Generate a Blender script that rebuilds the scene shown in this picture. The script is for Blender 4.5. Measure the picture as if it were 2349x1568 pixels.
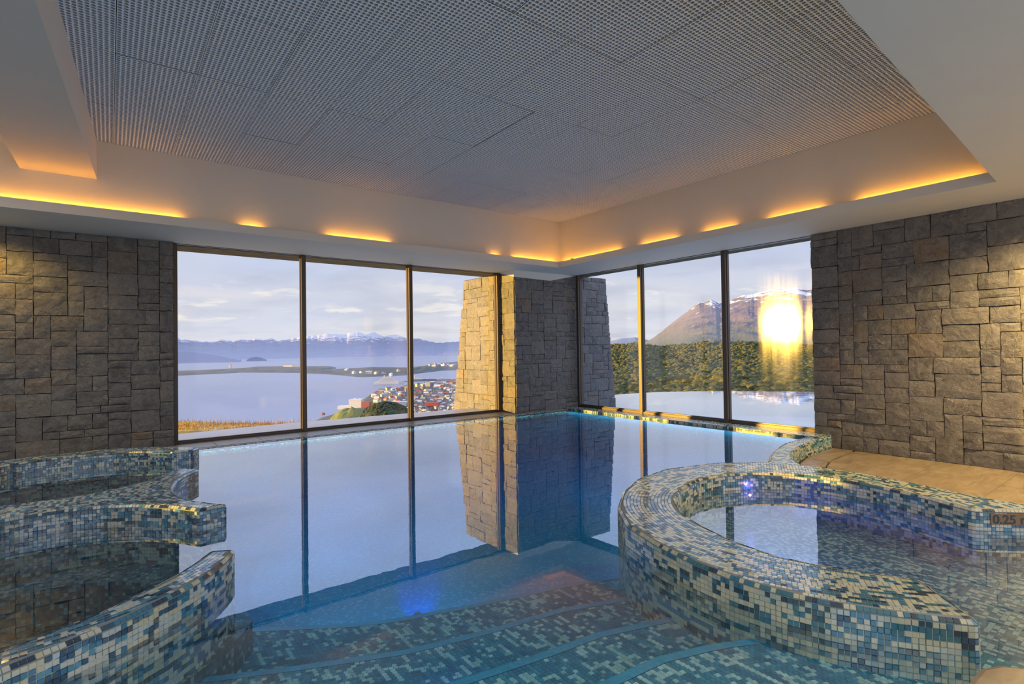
import bpy, bmesh, math, random
import numpy as np
from mathutils import Vector, Matrix, noise as mnoise
from mathutils.geometry import tessellate_polygon

random.seed(7); rng = np.random.default_rng(11)
for o in list(bpy.data.objects): bpy.data.objects.remove(o)
SC = bpy.context.scene; COL = SC.collection

# ------------------------------------------------------------------ camera
FPX, CX, CY, CAMH = 1222.0, 1174.5, 784.0, 1.3
pitch = math.atan(17.5/FPX); az = math.radians(52.9); rl = math.atan(0.0146)
FW = np.array([math.cos(az)*math.cos(pitch), math.sin(az)*math.cos(pitch), math.sin(pitch)])
R0 = np.array([math.sin(az), -math.cos(az), 0.0]); U0 = np.cross(R0, FW)
CR = math.cos(rl)*R0 - math.sin(rl)*U0; CU = math.sin(rl)*R0 + math.cos(rl)*U0
CO = np.array([0.0, 0.0, CAMH])
cam = bpy.data.cameras.new('camera'); camo = bpy.data.objects.new('camera', cam); COL.objects.link(camo)
cam.sensor_width = 36.0; cam.lens = FPX/2349*36; cam.clip_start = 0.05; cam.clip_end = 60000
m = Matrix.Identity(4)
for i in range(3): m[i][0] = CR[i]; m[i][1] = CU[i]; m[i][2] = -FW[i]; m[i][3] = CO[i]
camo.matrix_world = m; SC.camera = camo
SC.view_settings.view_transform = 'Standard'; SC.view_settings.look = 'None'
SC.view_settings.exposure = 0.0; SC.view_settings.gamma = 1.0; SC.view_settings.use_curve_mapping = False
cy = SC.cycles
cy.max_bounces = 10; cy.diffuse_bounces = 7; cy.glossy_bounces = 5; cy.transparent_max_bounces = 32
cy.transmission_bounces = 4; cy.volume_bounces = 0; cy.caustics_reflective = True; cy.caustics_refractive = False
cy.sample_clamp_indirect = 4.0; cy.sample_clamp_direct = 60.0

def ray(px, py):
    d = FW*FPX + CR*(px-CX) - CU*(py-CY); return d/np.linalg.norm(d)
def far(px, py, dist):            # point seen in direction px,py at a horizontal distance
    d = ray(px, py); return CO + d*(dist/math.hypot(d[0], d[1]))
def onz(px, py, z):
    d = ray(px, py); return CO + d*((z-CAMH)/d[2])
def proj(P):
    v = P-CO; w = v@FW; return CX+FPX*(v@CR)/w, CY-FPX*(v@CU)/w, w

# ------------------------------------------------------------------ node helpers
def newmat(name):
    mt = bpy.data.materials.new(name); mt.use_nodes = True
    mt.node_tree.nodes.clear(); return mt, mt.node_tree
def nd(nt, t, **kw):
    n = nt.nodes.new(t)
    for k, v in kw.items():
        if k.startswith('i_'): n.inputs[k[2:].replace('_', ' ')].default_value = v
        else: setattr(n, k, v)
    return n
def math_(nt, op, a, b=None, c=None):
    n = nt.nodes.new('ShaderNodeMath'); n.operation = op
    for i, x in enumerate((a, b, c)):
        if x is None: continue
        if isinstance(x, (int, float)): n.inputs[i].default_value = x
        else: nt.links.new(x, n.inputs[i])
    return n.outputs[0]
def mixc(nt, f, a, b):
    n = nt.nodes.new('ShaderNodeMix'); n.data_type = 'RGBA'
    for s, x in ((n.inputs[0], f), (n.inputs[6], a), (n.inputs[7], b)):
        if isinstance(x, (int, float)): s.default_value = x
        elif isinstance(x, tuple): s.default_value = (*x, 1)
        else: nt.links.new(x, s)
    return n.outputs[2]
def ramp(nt, fac, stops, interp='LINEAR'):
    n = nt.nodes.new('ShaderNodeValToRGB'); n.color_ramp.interpolation = interp
    e = n.color_ramp.elements
    while len(e) > 1: e.remove(e[-1])
    e[0].position = stops[0][0]; e[0].color = (*stops[0][1], 1)
    for p, c in stops[1:]:
        x = e.new(p); x.color = (*c, 1)
    if fac is not None: nt.links.new(fac, n.inputs[0])
    return n.outputs[0]
def noise_(nt, vec, scale, detail=4, rough=.55, dist=0.0):
    n = nd(nt, 'ShaderNodeTexNoise'); n.inputs['Scale'].default_value = scale
    n.inputs['Detail'].default_value = detail; n.inputs['Roughness'].default_value = rough
    n.inputs['Distortion'].default_value = dist
    if vec is not None: nt.links.new(vec, n.inputs['Vector'])
    return n.outputs[0]
def mapping(nt, vec, scale=(1, 1, 1), loc=(0, 0, 0)):
    n = nd(nt, 'ShaderNodeMapping'); n.inputs['Scale'].default_value = scale; n.inputs['Location'].default_value = loc
    nt.links.new(vec, n.inputs['Vector']); return n.outputs[0]
def finish(nt, bsdf, disp=None):
    o = nd(nt, 'ShaderNodeOutputMaterial'); nt.links.new(bsdf, o.inputs['Surface'])
def principled(nt, color, rough=.5, bump=None, bstr=.3, bdist=.01, **kw):
    p = nd(nt, 'ShaderNodeBsdfPrincipled')
    if isinstance(color, tuple): p.inputs['Base Color'].default_value = (*color, 1)
    else: nt.links.new(color, p.inputs['Base Color'])
    if isinstance(rough, (int, float)): p.inputs['Roughness'].default_value = rough
    else: nt.links.new(rough, p.inputs['Roughness'])
    for k, v in kw.items(): p.inputs[k.replace('_', ' ')].default_value = v
    if bump is not None:
        b = nd(nt, 'ShaderNodeBump'); b.inputs['Strength'].default_value = bstr; b.inputs['Distance'].default_value = bdist
        nt.links.new(bump, b.inputs['Height']); nt.links.new(b.outputs[0], p.inputs['Normal'])
    return p.outputs[0]

# ------------------------------------------------------------------ world + sun
W = bpy.data.worlds.new('sky'); SC.world = W; W.use_nodes = True; nt = W.node_tree; nt.nodes.clear()
tc = nd(nt, 'ShaderNodeTexCoord'); sep = nd(nt, 'ShaderNodeSeparateXYZ'); nt.links.new(tc.outputs['Generated'], sep.inputs[0])
el = sep.outputs[2]
skyc = ramp(nt, el, [(0.0, (.80, .80, .87)), (.06, (.70, .73, .86)), (.18, (.62, .70, .92)), (.25, (.72, .90, 1.45)), (.34, (.82, 1.12, 1.95)), (.55, (.95, 1.25, 2.0)), (1.0, (1.0, 1.25, 1.9))])
zc_ = math_(nt, 'ADD', math_(nt, 'MAXIMUM', el, 0.0), .12)
cmb = nd(nt, 'ShaderNodeCombineXYZ')
nt.links.new(math_(nt, 'DIVIDE', sep.outputs[0], zc_), cmb.inputs[0]); nt.links.new(math_(nt, 'DIVIDE', sep.outputs[1], zc_), cmb.inputs[1])
n1 = noise_(nt, cmb.outputs[0], .55, 7, .55, .4)
c1 = ramp(nt, n1, [(.40, (0, 0, 0)), (.66, (1, 1, 1))])
n2 = noise_(nt, mapping(nt, tc.outputs['Generated'], (6, 6, 34), (3.3, 1.2, .4)), 1.5, 6, .55, .2)
c2 = ramp(nt, n2, [(.55, (0, 0, 0)), (.63, (1, 1, 1))])
low = ramp(nt, el, [(.045, (0, 0, 0)), (.06, (1, 1, 1)), (.10, (.9, .9, .9)), (.14, (0, 0, 0))])
col = mixc(nt, math_(nt, 'MULTIPLY', c1, .8), skyc, (.84, .83, .85))
n3 = noise_(nt, cmb.outputs[0], 1.1, 5, .5, .3)
col = mixc(nt, math_(nt, 'MULTIPLY', ramp(nt, n3, [(.45, (0, 0, 0)), (.66, (1, 1, 1))]), .5), col, (.50, .55, .70))
col = mixc(nt, math_(nt, 'MULTIPLY', math_(nt, 'MULTIPLY', c2, low), .8), col, (1.0, .95, .90))
bg = nd(nt, 'ShaderNodeBackground'); nt.links.new(col, bg.inputs[0]); bg.inputs[1].default_value = 1.0
wo = nd(nt, 'ShaderNodeOutputWorld'); nt.links.new(bg.outputs[0], wo.inputs[0])

sd = ray(1800, 742); TO_SUN = Vector((-sd[0], sd[1], sd[2])).normalized()   # the sun in view is its mirror image in the right-hand glass
sl = bpy.data.lights.new('evening_sun', 'SUN'); sl.energy = 13.0; sl.color = (1.0, .57, .08); sl.angle = math.radians(.7)
so = bpy.data.objects.new('evening_sun', sl); COL.objects.link(so)
so.rotation_euler = (-TO_SUN).to_track_quat('-Z', 'Y').to_euler()

def small_lamp(name, loc, energy, color, size=.12, spot=None):
    l = bpy.data.lights.new(name, 'SPOT' if spot else 'POINT'); l.energy = energy; l.color = color; l.shadow_soft_size = size
    if spot: l.spot_size = math.radians(spot); l.spot_blend = .8
    o = bpy.data.objects.new(name, l); COL.objects.link(o); o.location = loc; return o

# ------------------------------------------------------------------ object helpers
def tag(o, label=None, cat=None, group=None, kind=None):
    if label: o['label'] = label
    if cat: o['category'] = cat
    if group: o['group'] = group
    if kind: o['kind'] = kind
    return o
def empty(name, loc=(0, 0, 0), **kw):
    o = bpy.data.objects.new(name, None); COL.objects.link(o); o.location = loc; o.empty_display_size = .1
    return tag(o, **kw)
def put(o, parent=None):
    COL.objects.link(o)
    if parent is not None:
        o.parent = parent
        if parent.parent is None: o.matrix_parent_inverse = Matrix.Translation(-Vector(parent.location))
        else: o.matrix_parent_inverse = Matrix.Translation(-(Vector(parent.location)))
    return o
class MB:
    def __init__(s): s.v = []; s.f = []; s.uv = []; s.mi = []
    def face(s, pts, uv=None, mi=0):
        b = len(s.v); s.v += [tuple(p) for p in pts]; s.f.append(tuple(range(b, b+len(pts))))
        s.uv += uv if uv else [(p[0]+.37*p[2], p[1]+.61*p[2]) for p in pts]; s.mi.append(mi)
    def box(s, x0, x1, y0, y1, z0, z1, mi=0):
        P = lambda x, y, z: (x, y, z)
        for q in (((x0,y0,z0),(x0,y1,z0),(x1,y1,z0),(x1,y0,z0)), ((x0,y0,z1),(x1,y0,z1),(x1,y1,z1),(x0,y1,z1))):
            s.face(q, [(p[0], p[1]) for p in q], mi)
        for q in (((x0,y0,z0),(x1,y0,z0),(x1,y0,z1),(x0,y0,z1)), ((x1,y1,z0),(x0,y1,z0),(x0,y1,z1),(x1,y1,z1))):
            s.face(q, [(p[0], p[2]) for p in q], mi)
        for q in (((x1,y0,z0),(x1,y1,z0),(x1,y1,z1),(x1,y0,z1)), ((x0,y1,z0),(x0,y0,z0),(x0,y0,z1),(x0,y1,z1))):
            s.face(q, [(p[1], p[2]) for p in q], mi)
    def prism(s, poly, z0, z1, mi=0, cap=True, bottom=True):
        n = len(poly); L = 0
        for i in range(n):
            a, b = poly[i], poly[(i+1) % n]; d = math.dist(a, b)
            s.face([(a[0],a[1],z0),(b[0],b[1],z0),(b[0],b[1],z1),(a[0],a[1],z1)], [(L,z0),(L+d,z0),(L+d,z1),(L,z1)], mi); L += d
        if cap: s.face([(p[0],p[1],z1) for p in poly], [tuple(p) for p in poly], mi)
        if bottom: s.face([(p[0],p[1],z0) for p in poly[::-1]], [tuple(p) for p in poly[::-1]], mi)
    def build(s, name, mats, parent=None, smooth=False, weld=False, origin=None, bevel=0):
        me = bpy.data.meshes.new(name)
        v = s.v if origin is None else [(p[0]-origin[0], p[1]-origin[1], p[2]-origin[2]) for p in s.v]
        me.from_pydata(v, [], s.f)
        ul = me.uv_layers.new(name='UVMap'); ul.data.foreach_set('uv', np.array(s.uv, dtype=np.float32).ravel())
        for mt in (mats if isinstance(mats, (list, tuple)) else [mats]): me.materials.append(mt)
        me.polygons.foreach_set('material_index', s.mi)
        if smooth: me.polygons.foreach_set('use_smooth', [True]*len(s.f))
        if weld or bevel:
            bm = bmesh.new(); bm.from_mesh(me); bmesh.ops.remove_doubles(bm, verts=bm.verts, dist=1e-5)
            bmesh.ops.recalc_face_normals(bm, faces=bm.faces)
            big = [f for f in bm.faces if len(f.verts) > 8]
            if big: bmesh.ops.triangulate(bm, faces=big)
            if bevel:
                bmesh.ops.bevel(bm, geom=[e for e in bm.edges if len(e.link_faces) == 2 and e.calc_face_angle(0) > .5], offset=bevel, segments=2, affect='EDGES', profile=.6)
            bm.to_mesh(me); bm.free()
        me.update(); o = bpy.data.objects.new(name, me)
        if origin is not None: o.location = origin
        return put(o, parent)

# ------------------------------------------------------------------ materials
def m_plain(name, c, r=.6, **kw):
    mt, nt = newmat(name); finish(nt, principled(nt, c, r, **kw)); return mt
def m_plaster(name, c):
    mt, nt = newmat(name); g = nd(nt, 'ShaderNodeNewGeometry').outputs['Position']
    n = noise_(nt, g, 3, 4); cc = mixc(nt, n, tuple(x*.95 for x in c), c)
    finish(nt, principled(nt, cc, .65, noise_(nt, g, 60, 3), .08, .004)); return mt
def m_stone():
    mt, nt = newmat('slate_stone'); oi = nd(nt, 'ShaderNodeObjectInfo'); g = nd(nt, 'ShaderNodeNewGeometry').outputs['Position']
    off = nd(nt, 'ShaderNodeVectorMath', operation='MULTIPLY_ADD'); nt.links.new(oi.outputs['Random'], off.inputs[0])
    off.inputs[1].default_value = (23, 17, 31); nt.links.new(g, off.inputs[2]); v = off.outputs[0]
    base = ramp(nt, oi.outputs['Random'], [(0, (.075, .075, .085)), (.22, (.115, .11, .115)), (.42, (.09, .09, .10)), (.55, (.165, .155, .15)), (.68, (.10, .095, .09)), (.80, (.145, .14, .145)), (.90, (.165, .125, .085)), (.96, (.20, .13, .06)), (.98, (.13, .13, .145))], 'CONSTANT')
    n = noise_(nt, v, 7, 6, .65, 1.0)
    c = mixc(nt, ramp(nt, n, [(.3, (0, 0, 0)), (.75, (1, 1, 1))]), base, (.22, .215, .215))
    def lines(sc, dist, wd, stretch):
        q = noise_(nt, mapping(nt, v, stretch), sc, 3, .5, dist)
        return ramp(nt, math_(nt, 'ABSOLUTE', math_(nt, 'SUBTRACT', q, .5)), [(0, (1, 1, 1)), (wd, (0, 0, 0))])
    msk = ramp(nt, noise_(nt, v, 3.1, 2), [(.42, (0, 0, 0)), (.6, (1, 1, 1))])
    vein = math_(nt, 'MULTIPLY', math_(nt, 'MAXIMUM', lines(5.5, 1.4, .016, (1, 1, 1.7)), lines(11, 2.2, .02, (1.3, 1.3, .8))), msk)
    c = mixc(nt, math_(nt, 'MULTIPLY', vein, .60), c, (.46, .44, .41))
    dk = noise_(nt, v, 16, 5, .6, 1.5)
    c = mixc(nt, math_(nt, 'MULTIPLY', ramp(nt, dk, [(.32, (1, 1, 1)), (.5, (0, 0, 0))]), .5), c, (.06, .06, .065))
    h = math_(nt, 'ADD', noise_(nt, v, 9, 8, .62, .6), math_(nt, 'MULTIPLY', vein, .12))
    finish(nt, principled(nt, c, .55, h, .75, .035)); return mt
def m_tile(name='mosaic_tile_glass', rough=.13, ior=2.3):
    mt, nt = newmat(name); a = nd(nt, 'ShaderNodeAttribute', attribute_name='tc')
    g = nd(nt, 'ShaderNodeNewGeometry').outputs['Position']
    n = noise_(nt, g, 55, 2)
    c = mixc(nt, math_(nt, 'MULTIPLY', n, .30), a.outputs['Color'], (.05, .09, .12))
    finish(nt, principled(nt, c, rough, n, .05, .001, IOR=ior)); return mt
CREAM, PALE, TEAL, DARK, NAVY, SKYB = (.62, .62, .44), (.50, .57, .50), (.055, .20, .25), (.035, .085, .12), (.02, .045, .075), (.16, .36, .46)
def m_mosaic(name, stops, grout=(.16, .22, .24), pitch=.025, rough=.22):
    mt, nt = newmat(name); uv = nd(nt, 'ShaderNodeUVMap').outputs[0]
    s = nd(nt, 'ShaderNodeVectorMath', operation='SCALE'); nt.links.new(uv, s.inputs[0]); s.inputs['Scale'].default_value = 1/pitch
    fl = nd(nt, 'ShaderNodeVectorMath', operation='FLOOR'); nt.links.new(s.outputs[0], fl.inputs[0])
    wn = nd(nt, 'ShaderNodeTexWhiteNoise', noise_dimensions='2D'); nt.links.new(fl.outputs[0], wn.inputs['Vector'])
    cl = noise_(nt, mapping(nt, fl.outputs[0], (.35, .35, 1)), 1, 1)
    v = math_(nt, 'ADD', math_(nt, 'MULTIPLY', wn.outputs['Value'], .72), math_(nt, 'MULTIPLY', cl, .28))
    c = ramp(nt, v, stops, 'CONSTANT')
    fr = nd(nt, 'ShaderNodeVectorMath', operation='FRACTION'); nt.links.new(s.outputs[0], fr.inputs[0])
    sp = nd(nt, 'ShaderNodeSeparateXYZ'); nt.links.new(fr.outputs[0], sp.inputs[0])
    e = math_(nt, 'MAXIMUM', math_(nt, 'ABSOLUTE', math_(nt, 'SUBTRACT', sp.outputs[0], .5)), math_(nt, 'ABSOLUTE', math_(nt, 'SUBTRACT', sp.outputs[1], .5)))
    gm = math_(nt, 'GREATER_THAN', e, .455)
    c = mixc(nt, gm, c, grout)
    finish(nt, principled(nt, c, rough, math_(nt, 'SUBTRACT', 1.0, gm), .3, .002)); return mt
M = {}
M['plaster'] = m_plaster('white_plaster', (.74, .74, .72))
M['stone'] = m_stone()
M['mortar'] = m_plain('dark_mortar', (.035, .033, .032), .9)
M['tile'] = m_tile(); M['tile_wet'] = m_tile('mosaic_tile_submerged', .4, 1.15)
M['grout'] = m_plain('tile_grout', (.20, .24, .25), .7)
M['mos_rim'] = m_mosaic('mosaic_mixed', [(0, CREAM), (.42, PALE), (.50, TEAL), (.68, DARK), (.85, NAVY)])
M['mos_pool'] = m_mosaic('mosaic_pool', [(0, (.03, .40, .56)), (.35, (.04, .48, .64)), (.60, (.16, .62, .72)), (.70, (.03, .42, .58))], grout=(.08, .2, .25))
M['mos_dark'] = m_mosaic('mosaic_tub', [(0, (.05, .10, .13)), (.38, (.09, .17, .20)), (.60, (.28, .36, .36)), (.74, (.04, .08, .11))], grout=(.06, .1, .12))
M['mos_wade'] = m_mosaic('mosaic_wading_floor', [(0, (.07, .13, .24)), (.36, (.10, .19, .31)), (.52, (.36, .42, .46)), (.76, (.05, .10, .19))], grout=(.1, .15, .2))
M['bronze'] = m_plain('bronze_aluminium', (.095, .075, .060), .32, Metallic=.35)
M['alu'] = m_plain('pale_gasket', (.30, .30, .30), .4, Metallic=.5)
M['metal'] = m_plain('brushed_steel', (.45, .45, .46), .3, Metallic=1.0)
def m_deckstone(name, a, b, c, rough=.38, **kw):
    mt, nt = newmat(name); g = nd(nt, 'ShaderNodeNewGeometry').outputs['Position']; oi = nd(nt, 'ShaderNodeObjectInfo')
    n = noise_(nt, mapping(nt, g, (1, 3.2, 3)), 2.2, 7, .62, 1.2)
    cc = ramp(nt, n, [(.3, a), (.52, b), (.72, c)])
    cc = mixc(nt, math_(nt, 'MULTIPLY', oi.outputs['Random'], .22), cc, a)
    sp = noise_(nt, g, 45, 4, .7); cc = mixc(nt, ramp(nt, sp, [(.66, (0, 0, 0)), (.72, (.7, .7, .7))]), cc, (.12, .08, .05))
    finish(nt, principled(nt, cc, rough, noise_(nt, g, 14, 6), .25, .006, **kw)); return mt
M['deck'] = m_deckstone('travertine', (.19, .15, .10), (.29, .235, .165), (.39, .33, .255))
M['ledge'] = m_deckstone('weathered_ledge', (.42, .36, .31), (.55, .49, .43), (.62, .57, .52))
M['eave'] = m_deckstone('eave_slate', (.12, .10, .06), (.18, .155, .10), (.25, .22, .15), 1.0, Specular_IOR_Level=.02)
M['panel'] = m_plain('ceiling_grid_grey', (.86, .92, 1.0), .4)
M['panelcell'] = m_plain('ceiling_cell_wall', (.46, .52, .66), .6)  # darker than the grid faces: shade inside the holes put into the colour
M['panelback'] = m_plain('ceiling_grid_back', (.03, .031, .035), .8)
def m_emit(name, c, s):
    mt, nt = newmat(name); e = nd(nt, 'ShaderNodeEmission'); e.inputs[0].default_value = (*c, 1); e.inputs[1].default_value = s
    finish(nt, e.outputs[0]); return mt
M['strip'] = m_emit('amber_led', (1.0, .36, .02), 48.0)
M['led'] = m_emit('violet_led', (.62, .40, 1.0), 3.0)
def facing_mix(nt, f0, rough, tint, gcol=(1, 1, 1), bump=None, bstr=.1, bdist=.01, p=5.0):
    lw = nd(nt, 'ShaderNodeLayerWeight'); lw.inputs['Blend'].default_value = .5
    F = math_(nt, 'ADD', math_(nt, 'MULTIPLY', math_(nt, 'POWER', lw.outputs['Facing'], p), 1-f0), f0)
    tr = nd(nt, 'ShaderNodeBsdfTransparent'); tr.inputs[0].default_value = (*tint, 1)
    gl = nd(nt, 'ShaderNodeBsdfGlossy'); gl.inputs['Color'].default_value = (*gcol, 1)
    if isinstance(rough, (int, float)): gl.inputs['Roughness'].default_value = rough
    else: nt.links.new(rough, gl.inputs['Roughness'])
    if bump is not None:
        b = nd(nt, 'ShaderNodeBump'); b.inputs['Strength'].default_value = bstr; b.inputs['Distance'].default_value = bdist
        nt.links.new(bump, b.inputs['Height']); nt.links.new(b.outputs[0], gl.inputs['Normal'])
    mx = nd(nt, 'ShaderNodeMixShader'); nt.links.new(F, mx.inputs[0]); nt.links.new(tr.outputs[0], mx.inputs[1]); nt.links.new(gl.outputs[0], mx.inputs[2])
    return mx.outputs[0]
def m_water(name, dens, acol, f0, bstr, p=3.2, tint=(1, 1, 1)):
    mt, nt = newmat(name); g = nd(nt, 'ShaderNodeNewGeometry').outputs['Position']
    s = facing_mix(nt, f0, 0.0, tint, bump=noise_(nt, mapping(nt, g, (1, 1, 0)), 2.6, 3, .5), bstr=bstr, bdist=.01, p=p)
    o = nd(nt, 'ShaderNodeOutputMaterial'); nt.links.new(s, o.inputs['Surface'])
    if dens:
        a = nd(nt, 'ShaderNodeVolumeAbsorption'); a.inputs[0].default_value = (*acol, 1); a.inputs[1].default_value = dens
        nt.links.new(a.outputs[0], o.inputs['Volume'])
    return mt
M['water'] = m_water('pool_water', .60, (.01, .74, .96), .035, .05, p=3.0)
M['sea'] = None
def m_glass():
    mt, nt = newmat('window_glass'); g = nd(nt, 'ShaderNodeNewGeometry').outputs['Position']
    st = noise_(nt, mapping(nt, g, (9, 9, .35)), 2.0, 5, .6)
    r = math_(nt, 'ADD', math_(nt, 'MULTIPLY', st, .060), .027)
    finish(nt, facing_mix(nt, .035, r, (.975, .98, .985), p=5.0)); return mt
M['glass'] = m_glass()

# ------------------------------------------------------------------ stone facing
def stone_variants():
    out = []
    for k in range(14):
        mb = MB(); N = 3
        rr = random.Random(100+k)
        xs = [-.5, -.5+1/3+rr.uniform(-.06, .06), .5-1/3+rr.uniform(-.06, .06), .5]
        P = {}
        for i in range(N+1):
            for j in range(N+1):
                edge = i in (0, N) or j in (0, N)
                x = xs[i] + (rr.uniform(-.018, .018)); y = xs[j]+(rr.uniform(-.02, .02))
                z = rr.uniform(.45, .8) if edge else rr.uniform(.75, 1.1)
                P[i, j] = (x, y, z)
        for i in range(N):
            for j in range(N):
                mb.face([P[i, j], P[i+1, j], P[i+1, j+1], P[i, j+1]])
        ring = [(i, 0) for i in range(N)]+[(N, j) for j in range(N)]+[(i, N) for i in range(N, 0, -1)]+[(0, j) for j in range(N, 0, -1)]
        for a, b in zip(ring, ring[1:]+ring[:1]):
            pa, pb = P[a], P[b]
            mb.face([(pb[0], pb[1], pb[2]), (pa[0], pa[1], pa[2]), (pa[0], pa[1], -.3), (pb[0], pb[1], -.3)])
        o = mb.build('stone', M['stone'], weld=True); me = o.data; bpy.data.objects.remove(o); out.append(me)
    return out
SV = stone_variants()
def pack(nu, nv, seed, big=1.0):
    rr = random.Random(seed); used = [[False]*nu for _ in range(nv)]; out = []
    for v in range(nv):
        for u in range(nu):
            if used[v][u]: continue
            w = rr.choice((2, 3, 3, 4, 4, 4, 5)); h = rr.choice((2, 2, 2, 2, 3, 3, 1) if big else (1, 2, 2))
            if w < 3 and h > 2: h = 2
            if rr.random() < .05: w, h = rr.choice(((2, 1), (3, 1), (5, 3)))
            w = min(w, nu-u)
            for x in range(w):
                if used[v][u+x]: w = x; break
            if u+w+1 < nu and used[v][u+w+1] and not used[v][u+w]: w += 1
            if w == 1: h = min(h, 2)
            if nu-u-w == 1 and not used[v][nu-1]: w += 1
            h = min(h, nv-v)
            for y in range(v, v+h):
                for x in range(u, u+w): used[y][x] = True
            out.append((u, v, w, h))
    return out
def stone_face(parent, org, udir, ndir, L, H, seed, unit=(.085, .095), clip=None, proud=.03):
    nu, nv = round(L/unit[0]), round(H/unit[1]); au, av = L/nu, H/nv
    U = Vector(udir); Z = Vector((0, 0, 1)); N = Vector(ndir); rr = random.Random(seed); n = 0
    for (u, v, w, h) in pack(nu, nv, seed):
        u0, u1, v0, v1 = u*au, (u+w)*au, v*av, (v+h)*av
        if clip:
            lim = clip((v0+v1)/2)
            if u1 > lim: u1 = lim
            if u1-u0 < .045: continue
            if u1+.07 > lim > u1: u1 = lim
        c = Vector(org)+U*((u0+u1)/2)+Z*((v0+v1)/2)
        o = bpy.data.objects.new('stone', rr.choice(SV)); put(o, parent)
        sx, sy = (u1-u0-.007), (v1-v0-.007); d = proud*rr.uniform(.55, 1.25)
        if rr.random() < .5: sxx, s2 = -1, -1
        else: sxx, s2 = 1, 1
        R = Matrix((U*sx*sxx, Z*sy*s2, N*d)).transposed().to_4x4()
        o.matrix_basis = Matrix.Translation(c)@R; n += 1
    return n

# ------------------------------------------------------------------ room shell
ZS, ZC = 2.90, 3.86
YW, XWn = 9.03, 8.20
# left wall, behind the whirlpools, and its windows beyond the frame
mb = MB()
for x0, x1 in ((-1.25, .73), (-7.8, -3.6)): mb.box(x0, x1, 8.93, 9.25, -.4, 2.9)
wl = mb.build('wall_left', M['mortar']); tag(wl, 'dark slate stone wall behind the left whirlpools', 'wall', kind='structure')
stone_face(wl, (-1.25, 8.93, -.05), (1, 0, 0), (0, -1, 0), 1.98, 2.95, 5, unit=(.082, .098))
mb = MB(); mb.box(8.13, 8.5, -1.6, 3.52, -.6, 2.9)
wr = mb.build('wall_right', M['mortar']); tag(wr, 'warm lit slate stone wall right of the sunny window', 'wall', kind='structure')
stone_face(wr, (8.13, 3.52, -.15), (0, -1, 0), (-1, 0, 0), 3.18, 3.05, 9, unit=(.088, .098))
# stones returning round the free end of the right wall
mb = MB(); mb.box(-10, 8.5, -1.8, -1.6, -1.2, .3); mb.box(-10, -9.4, -1.8, -1.6, .3, 2.9); mb.box(-4.4, -3.8, -1.8, -1.6, .3, 2.9); mb.box(1.6, 2.2, -1.8, -1.6, .3, 2.9); mb.box(7.9, 8.5, -1.8, -1.6, .3, 2.9); wb = mb.build('wall_back', M['plaster']); tag(wb, 'pale plaster wall behind the viewer', 'wall', kind='structure')  # openings in this unseen wall are added to let more sky light in
mb = MB(); mb.box(-10.2, -10, -1.8, 9.2, -1.2, 2.9); wb = mb.build('wall_far_left', M['plaster']); tag(wb, 'pale plaster end wall far to the left', 'wall', kind='structure')

# corner pier, battered outside
PX, PY = 6.53, 8.53
pl = empty('corner_pier', (PX, PY, 0), label='slate stone corner pier between the two window walls, tapering outside', cat='pier', kind='structure')
mb = MB()
b = [(PX, PY), (9.46, PY), (9.46, 10.92), (PX, 10.92)]; t = [(PX, PY), (9.19, PY), (9.19, 10.42), (PX, 10.42)]
zb, zt = -1.2, 2.9
for i in range(4):
    a, c = i, (i+1) % 4; mb.face([(*b[a], zb), (*b[c], zb), (*t[c], zt), (*t[a], zt)])
mb.face([(*p, zt) for p in t]); mb.build('core', M['mortar'], pl)
stone_face(pl, (PX, 10.93, -.1), (0, -1, 0), (-1, 0, 0), 2.40, 2.99, 21, unit=(.088, .105))
for o in [c for c in pl.children if c.name.startswith('stone')]:
    y = o.matrix_basis.translation.y; z = o.matrix_basis.translation.z
    lim = 10.92-.5*(z/2.9); w = abs(o.matrix_basis.col[0][1]) or .1
    if y-w/2 > lim-.03: bpy.data.objects.remove(o)
    elif y+w/2 > lim:
        mw = o.matrix_basis.copy(); y0 = y-w/2; s = (lim-y0)/w
        mw.col[0] = mw.col[0]*s; mw.translation.y = (y0+lim)/2; o.matrix_basis = mw
stone_face(pl, (PX, PY, -.05), (1, 0, 0), (0, -1, 0), 2.95, 2.96, 33, unit=(.085, .095), clip=lambda z: 2.93-.27*max(z, 0)/2.9)
# plaster drop under the soffit over the pier
mb = MB()
A = [(PX-.045, 9.0), (PX-.045, PY-.045), (7.45, PY-.045), (8.2, PY-.045)]
zl = [2.895, 2.765, 2.745, 2.899]
for i in range(3): mb.face([(*A[i], zl[i]), (*A[i+1], zl[i+1]), (*A[i+1], 2.95), (*A[i], 2.95)])
In = [(PX+.05, 9.0), (PX+.05, PY+.05), (7.45, PY+.05), (8.2, PY+.05)]
for i in range(3): mb.face([(*In[i], zl[i]), (*In[i+1], zl[i+1]), (*A[i+1], zl[i+1]), (*A[i], zl[i])])
o = mb.build('trim_1', M['plaster']); tag(o, 'small white plaster wedge above the corner pier', 'trim', kind='structure')

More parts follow.
